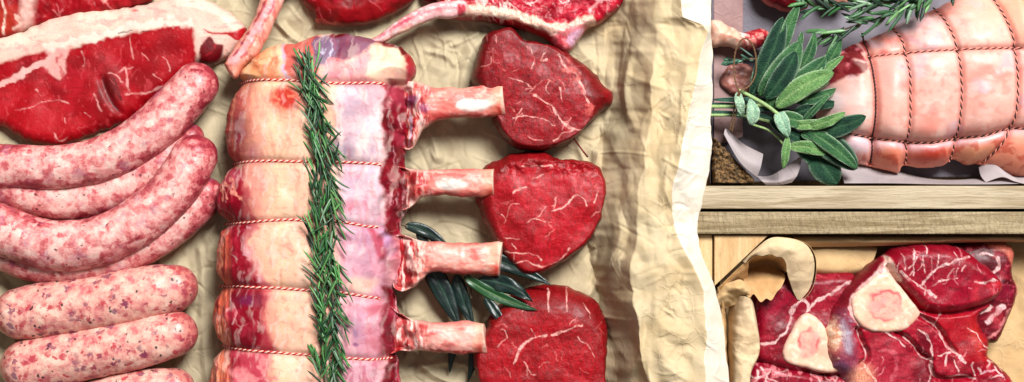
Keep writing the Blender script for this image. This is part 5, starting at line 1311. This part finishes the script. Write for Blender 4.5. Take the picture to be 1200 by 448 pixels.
DR, MR, BR, WH = (150, 18, 48), (178, 36, 62), (206, 60, 74), (244, 200, 196)
ZS = 40
def shin(name, label, out, face, zm, T, paint, seed, parent=None, r=14, hf=None, mat='shin', tb=12):
    t = thing(name, sum(a for a, b in out) / len(out), sum(b for a, b in out) / len(out), max(zm - tb, 0), ZS, label, 'shin of beef', 'cross cut shin slices')
    s = slab('meat', out, ZS, zm, T, tb, r, M[mat], t, res=0.75, face=face, paint=paint, seed=seed, wob=.9,
             hfun=lambda x, y, d, q: fbm(x, y, 26, seed, 2) * 4.5 + fbm(x, y, 7, seed + 1, 2) * 0.5 + (hf(x, y) if hf else 0))
    return t, s
def base_paint(P, a=DR, b=(120, 8, 34), c=(196, 56, 74)):
    P.fill(a); P.noise(24, b, 0, .3, .8, 1); P.noise(9, c, .08, .42, .5, 2, .6, 1.4, .5); P.noise(4, (222, 110, 120), .30, .48, .4, 3)
def bone_part(parent, surf, out, zlift, marrow, seed, rot=0):
    zc = float(surf.z([sum(a for a, b in out) / len(out)], [sum(b for a, b in out) / len(out)])[0])
    def pt(P):
        P.fill((246, 200, 172)); P.noise(16, (242, 176, 154), 0, .35, .7, 1); P.noise(5, (252, 234, 212), .05, .35, .6, 2)
        mx, my, ra, rb = marrow
        q = np.hypot((P.x - mx) / ra, (P.y - my) / rb) + fbm(P.x, P.y, 16, seed, 3) * .5
        P.mix((1 - sstep(.75, 1.15, q)) * .85, (244, 172, 156)); P.mix(np.exp(-((q - .92) / .10) ** 2) * 1.0 * sstep(-.2, .2, vnoise(P.x, P.y, 16, seed)), (222, 92, 100)); P.noise(2.6, (206, 84, 84), .08, .4, .45, 9, mask=1 - sstep(.5, .95, q)); P.noise(2.2, (226, 176, 150), .12, .4, .5, 10, mask=sstep(1, 1.2, q)); P.noise(7, (240, 150, 146), .0, .35, .6, 4, mask=1 - sstep(.6, 1, q))
        P.mix((1 - sstep(1, 5, P.d)) * .5, (248, 206, 190))
    slab('bone', out, ZS, zc - 3, zlift + 3, 4, 6, M['marrow'], parent, res=1.0, paint=pt, seed=seed, wob=.6, hfun=lambda x, y, d, q: fbm(x, y, 12, seed, 2) * 1.0)

# back slice first, then the stack in front of it
def pB(P):
    base_paint(P, (120, 10, 36), (86, 4, 24)); P.poly([(1150, 280), (1184, 282), (1194, 300), (1192, 318), (1180, 300), (1164, 290)], (232, 130, 112), .9, 3)
    P.line([(1142, 302), (1152, 296), (1166, 300), (1170, 312), (1164, 320), (1158, 318)], 3, WH, .9); P.poly([(1140, 300), (1154, 298), (1166, 304), (1164, 318), (1150, 312)], (92, 4, 26), .9, 2)
    P.blob(1178, 342, 12, 8, (150, 30, 56), .7); P.line([(1160, 338), (1176, 334), (1192, 336)], 2, (180, 60, 80), .8); P.line([(1192, 300), (1194, 340), (1188, 372)], 4, (236, 150, 130), .8, 2)
    P.line([(1156, 378), (1166, 368), (1174, 360)], 5, (246, 200, 200), .9, 2); P.line([(1160, 396), (1174, 384), (1184, 362)], 4, (240, 150, 150), .8, 2); P.line([(1134, 364), (1158, 360)], 7, (246, 206, 200), .9, 2); P.blob(1168, 372, 10, 12, (206, 60, 70), .5)
shin('shin_slice', 'mostly hidden dark shin slice with a curl of white sinew and pink rim', [(1110, 300), (1125, 287), (1150, 282), (1178, 283), (1191, 293), (1191, 320), (1197, 345), (1188, 368), (1182, 384), (1172, 402), (1158, 402), (1130, 392), (1105, 360)], None, 20, 22, pB, 111, r=12)

def pC(P):
    base_paint(P, (158, 22, 46), (122, 8, 32)); P.line([(944, 366), (952, 356), (966, 348), (984, 336), (996, 330)], 3, WH, .95)
    P.line([(884, 392), (886, 402), (896, 403), (906, 400), (918, 390), (926, 376), (930, 360), (938, 352), (946, 356), (944, 366)], 2.6, WH, .95); P.line([(892, 338), (888, 352), (884, 372)], 4, (232, 120, 130), .85, 2); P.blob(910, 360, 22, 24, (128, 14, 42), .6); P.line([(896, 374), (912, 360), (924, 344)], 6, (186, 40, 66), .5, 4); P.blob(965, 336, 22, 10, (150, 26, 46), .5)
tC, sC = shin('shin_slice', 'shin slice at the left with a pale triangular cut bone, beneath the curled paper flap', [(884, 372), (880, 352), (888, 338), (902, 330), (918, 322), (940, 320), (966, 320), (992, 318), (1006, 328), (1004, 380), (992, 440), (940, 440), (906, 432), (886, 424), (880, 400)], None, 22, 24, pC, 112, r=14)
bone_part(tC, sC, [(943, 367), (956, 372), (966, 384), (976, 404), (984, 428), (978, 436), (960, 436), (938, 430), (920, 424), (916, 410), (922, 394), (932, 376)], 4, (946, 400, 15, 16), 121)

def pD(P):
    base_paint(P, (160, 26, 50), (120, 8, 30)); P.veins(20, (880, 425, 1000, 448), WH, 9, 2.2, 22, .9); P.noise(6, (236, 140, 146), .1, .35, .7, 8)
shin('shin_slice', 'shin slice cut by the bottom edge below the left bone, only a strip showing', [(876, 450), (880, 430), (890, 424), (906, 426), (930, 432), (960, 438), (990, 440), (1010, 446), (1010, 520), (880, 520)], None, 28, 20, pD, 113, r=10)

A_OUT = [(1036, 298), (1046, 291), (1062, 287), (1090, 285), (1118, 287), (1134, 296), (1150, 308), (1164, 320), (1170, 334), (1166, 350), (1156, 362), (1146, 372), (1150, 386), (1158, 400), (1156, 416), (1168, 426), (1180, 438), (1188, 456), (1186, 520), (1000, 520), (986, 446), (972, 432), (964, 412), (963, 394), (968, 376), (976, 356), (988, 338), (1006, 320), (1024, 306)]
def aline(*ls):
    segs = [spline(l, 4) for l in ls]
    a = np.vstack([s[:-1] for s in segs]); b = np.vstack([s[1:] for s in segs]); return a, b
SEAM = aline([(1036, 312), (1050, 336), (1064, 350), (1076, 362), (1100, 366), (1124, 364), (1146, 358), (1168, 350)], [(1072, 368), (1086, 376), (1098, 388), (1106, 402), (1112, 410)], [(1000, 384), (1006, 398), (1012, 416), (1004, 424)], [(1046, 388), (1060, 396), (1072, 410), (1086, 420)], [(1084, 420), (1088, 436), (1100, 442), (1130, 440)])
def hA(x, y):
    d = seg_dist(x, y, *SEAM)
    top = inside(x, y, spline([(1036, 302), (1062, 287), (1118, 287), (1164, 320), (1170, 338), (1150, 360), (1104, 368), (1070, 358), (1048, 336)], 5, True))
    return -9 * np.exp(-(d / 2.8) ** 2) + 9 * top * sstep(0, 12, d)
def pA(P):
    x, y = P.x, P.y
    base_paint(P, (186, 34, 54), (150, 16, 40), (214, 66, 80))
    P.poly([(1040, 300), (1062, 288), (1118, 288), (1160, 318), (1150, 334), (1110, 332), (1080, 336), (1064, 330)], (160, 20, 46), .8, 4)
    P.poly([(1072, 326), (1096, 318), (1130, 318), (1164, 326), (1168, 346), (1140, 360), (1100, 352), (1074, 342)], (176, 32, 54), .8, 4); P.poly([(1132, 330), (1166, 328), (1168, 350), (1136, 362), (1130, 346)], (216, 62, 74), .75, 5); P.blob(1144, 342, 8, 10, (120, 16, 44), .6)
    P.poly([(1046, 326), (1064, 346), (1090, 358), (1120, 362), (1130, 356), (1110, 366), (1076, 366), (1054, 346)], (206, 44, 56), .85, 3)
    P.poly([(1094, 372), (1140, 366), (1154, 400), (1156, 424), (1130, 424), (1108, 408), (1098, 390)], (192, 36, 46), .85, 4); P.blob(1140, 396, 10, 22, (222, 70, 62), .6, .8, -20)
    P.poly([(1020, 400), (1046, 396), (1062, 416), (1060, 440), (1026, 448), (1010, 432)], (190, 54, 70), .8, 5); P.line([(1024, 408), (1042, 412), (1046, 430), (1040, 444)], 3, (226, 120, 130), .5, 2)
    P.poly([(1070, 384), (1082, 392), (1086, 410), (1080, 416), (1070, 404)], (118, 8, 34), .8, 3); P.poly([(1072, 420), (1086, 424), (1086, 444), (1064, 446)], (120, 10, 36), .7, 4)
    wl = lambda l, w_, c=WH, a=.95: P.line(l, w_ * .66, c, a, .5, .6, seed=w_)
    wl([(1130, 300), (1112, 304), (1096, 310), (1086, 316), (1076, 324), (1070, 334), (1064, 330), (1054, 324), (1048, 316)], 3.6); wl([(1070, 334), (1080, 342), (1088, 346)], 3); wl([(1064, 290), (1060, 304), (1062, 322)], 2); wl([(1080, 288), (1078, 298)], 1.6); wl([(1072, 308), (1074, 318)], 1.6); wl([(1092, 327), (1112, 325)], 2.0); wl([(1134, 330), (1144, 331), (1152, 327), (1162, 328)], 2.8)
    wl([(1072, 366), (1082, 374), (1092, 382), (1098, 392), (1104, 404), (1112, 411), (1126, 422)], 3.6); wl([(1090, 380), (1092, 372), (1098, 366)], 2.4); wl([(1032, 388), (1044, 396), (1054, 404)], 2.4); wl([(1054, 394), (1066, 404), (1074, 416), (1086, 420), (1086, 404), (1080, 390), (1070, 384)], 2.6); wl([(1086, 420), (1088, 436), (1100, 440), (1120, 437), (1136, 441)], 3); wl([(1112, 411), (1104, 414), (1102, 426)], 2.2); wl([(1104, 412), (1092, 416)], 1.6)
    wl([(1128, 382), (1140, 390), (1148, 402), (1156, 406)], 2.2); wl([(984, 394), (992, 386), (1000, 382), (1004, 396), (1012, 412), (1008, 420)], 2.6); wl([(1006, 424), (1014, 436), (1024, 450)], 4, (248, 196, 180)); wl([(1086, 436), (1080, 448)], 2.2); wl([(1112, 420), (1116, 434)], 1.4); wl([(1140, 436), (1156, 432), (1172, 440)], 3, (240, 180, 190)); P.veins(10, (1130, 420, 1186, 448), WH, 5, 2.0, 14, .9)
    P.poly([(1037, 299), (1041, 312), (1050, 330), (1024, 330), (1030, 312)], (248, 212, 196), .95, 1.5)
    P.veins(16, (1044, 292, 1165, 330), WH, 21, 1.0, 18, .8, ang=100, spread=1.0); P.veins(22, (1044, 292, 1165, 365), (226, 130, 140), 22, .8, 12, .7); P.veins(14, (1010, 392, 1160, 446), (232, 150, 156), 23, .9, 14, .7); P.noise(5, (110, 8, 32), .1, .4, .5, 24, .4, 1.5, .5)
    # outer silver skin and fat on the left rim
    P.poly([(1024, 300), (1000, 322), (984, 344), (974, 366), (986, 366), (996, 344), (1012, 326), (1030, 308)], (128, 16, 38), .9, 3)
    P.poly([(980, 360), (990, 366), (996, 390), (1000, 416), (1000, 440), (984, 446), (970, 432), (964, 410), (966, 386), (972, 372)], (132, 62, 84), .75, 6); P.noise(11, (176, 172, 188), .08, .40, .6, 12, .7, 1.3, mask=(x < 998) * (y > 366) * 1.0); P.poly([(966, 372), (978, 376), (986, 392), (982, 412), (972, 416), (964, 402)], (196, 104, 96), .6, 5); P.noise(5, (236, 190, 172), .08, .35, .7, 13, mask=(x < 986) * (y > 366) * (y < 420) * 1.0)
    P.blob(972, 392, 10, 18, (226, 166, 132), .8, .6); P.noise(5, (246, 216, 190), .0, .3, .8, 14, mask=1 - sstep(8, 18, np.hypot(x - 972, (y - 392) * .6))); P.poly([(982, 372), (988, 380), (994, 400), (992, 412), (986, 408), (981, 392)], (184, 176, 190), .6, 4); P.blob(980, 430, 12, 9, (110, 84, 112), .7)
    P.blob(1004, 438, 14, 14, (240, 170, 140), .8, .8); P.line([(1032, 308), (1014, 326), (998, 342)], 4, (246, 196, 190), .9, 1.5); P.line([(996, 342), (992, 360), (1000, 380)], 3, (246, 196, 190), .9, 1.5)
tA, sA = shin('shin_slice', 'largest shin slice, on top of the others, with a big pale triangular bone', A_OUT, None, 34, 28, pA, 114, r=16, hf=hA, tb=22)
bone_part(tA, sA, [(1031, 318), (1038, 319), (1046, 330), (1056, 342), (1066, 354), (1073, 364), (1070, 372), (1062, 380), (1054, 386), (1036, 388), (1016, 387), (1003, 381), (996, 372), (992, 360), (994, 346), (1003, 336), (1014, 326), (1022, 320)], 4, (1031, 355, 21, 19), 122)
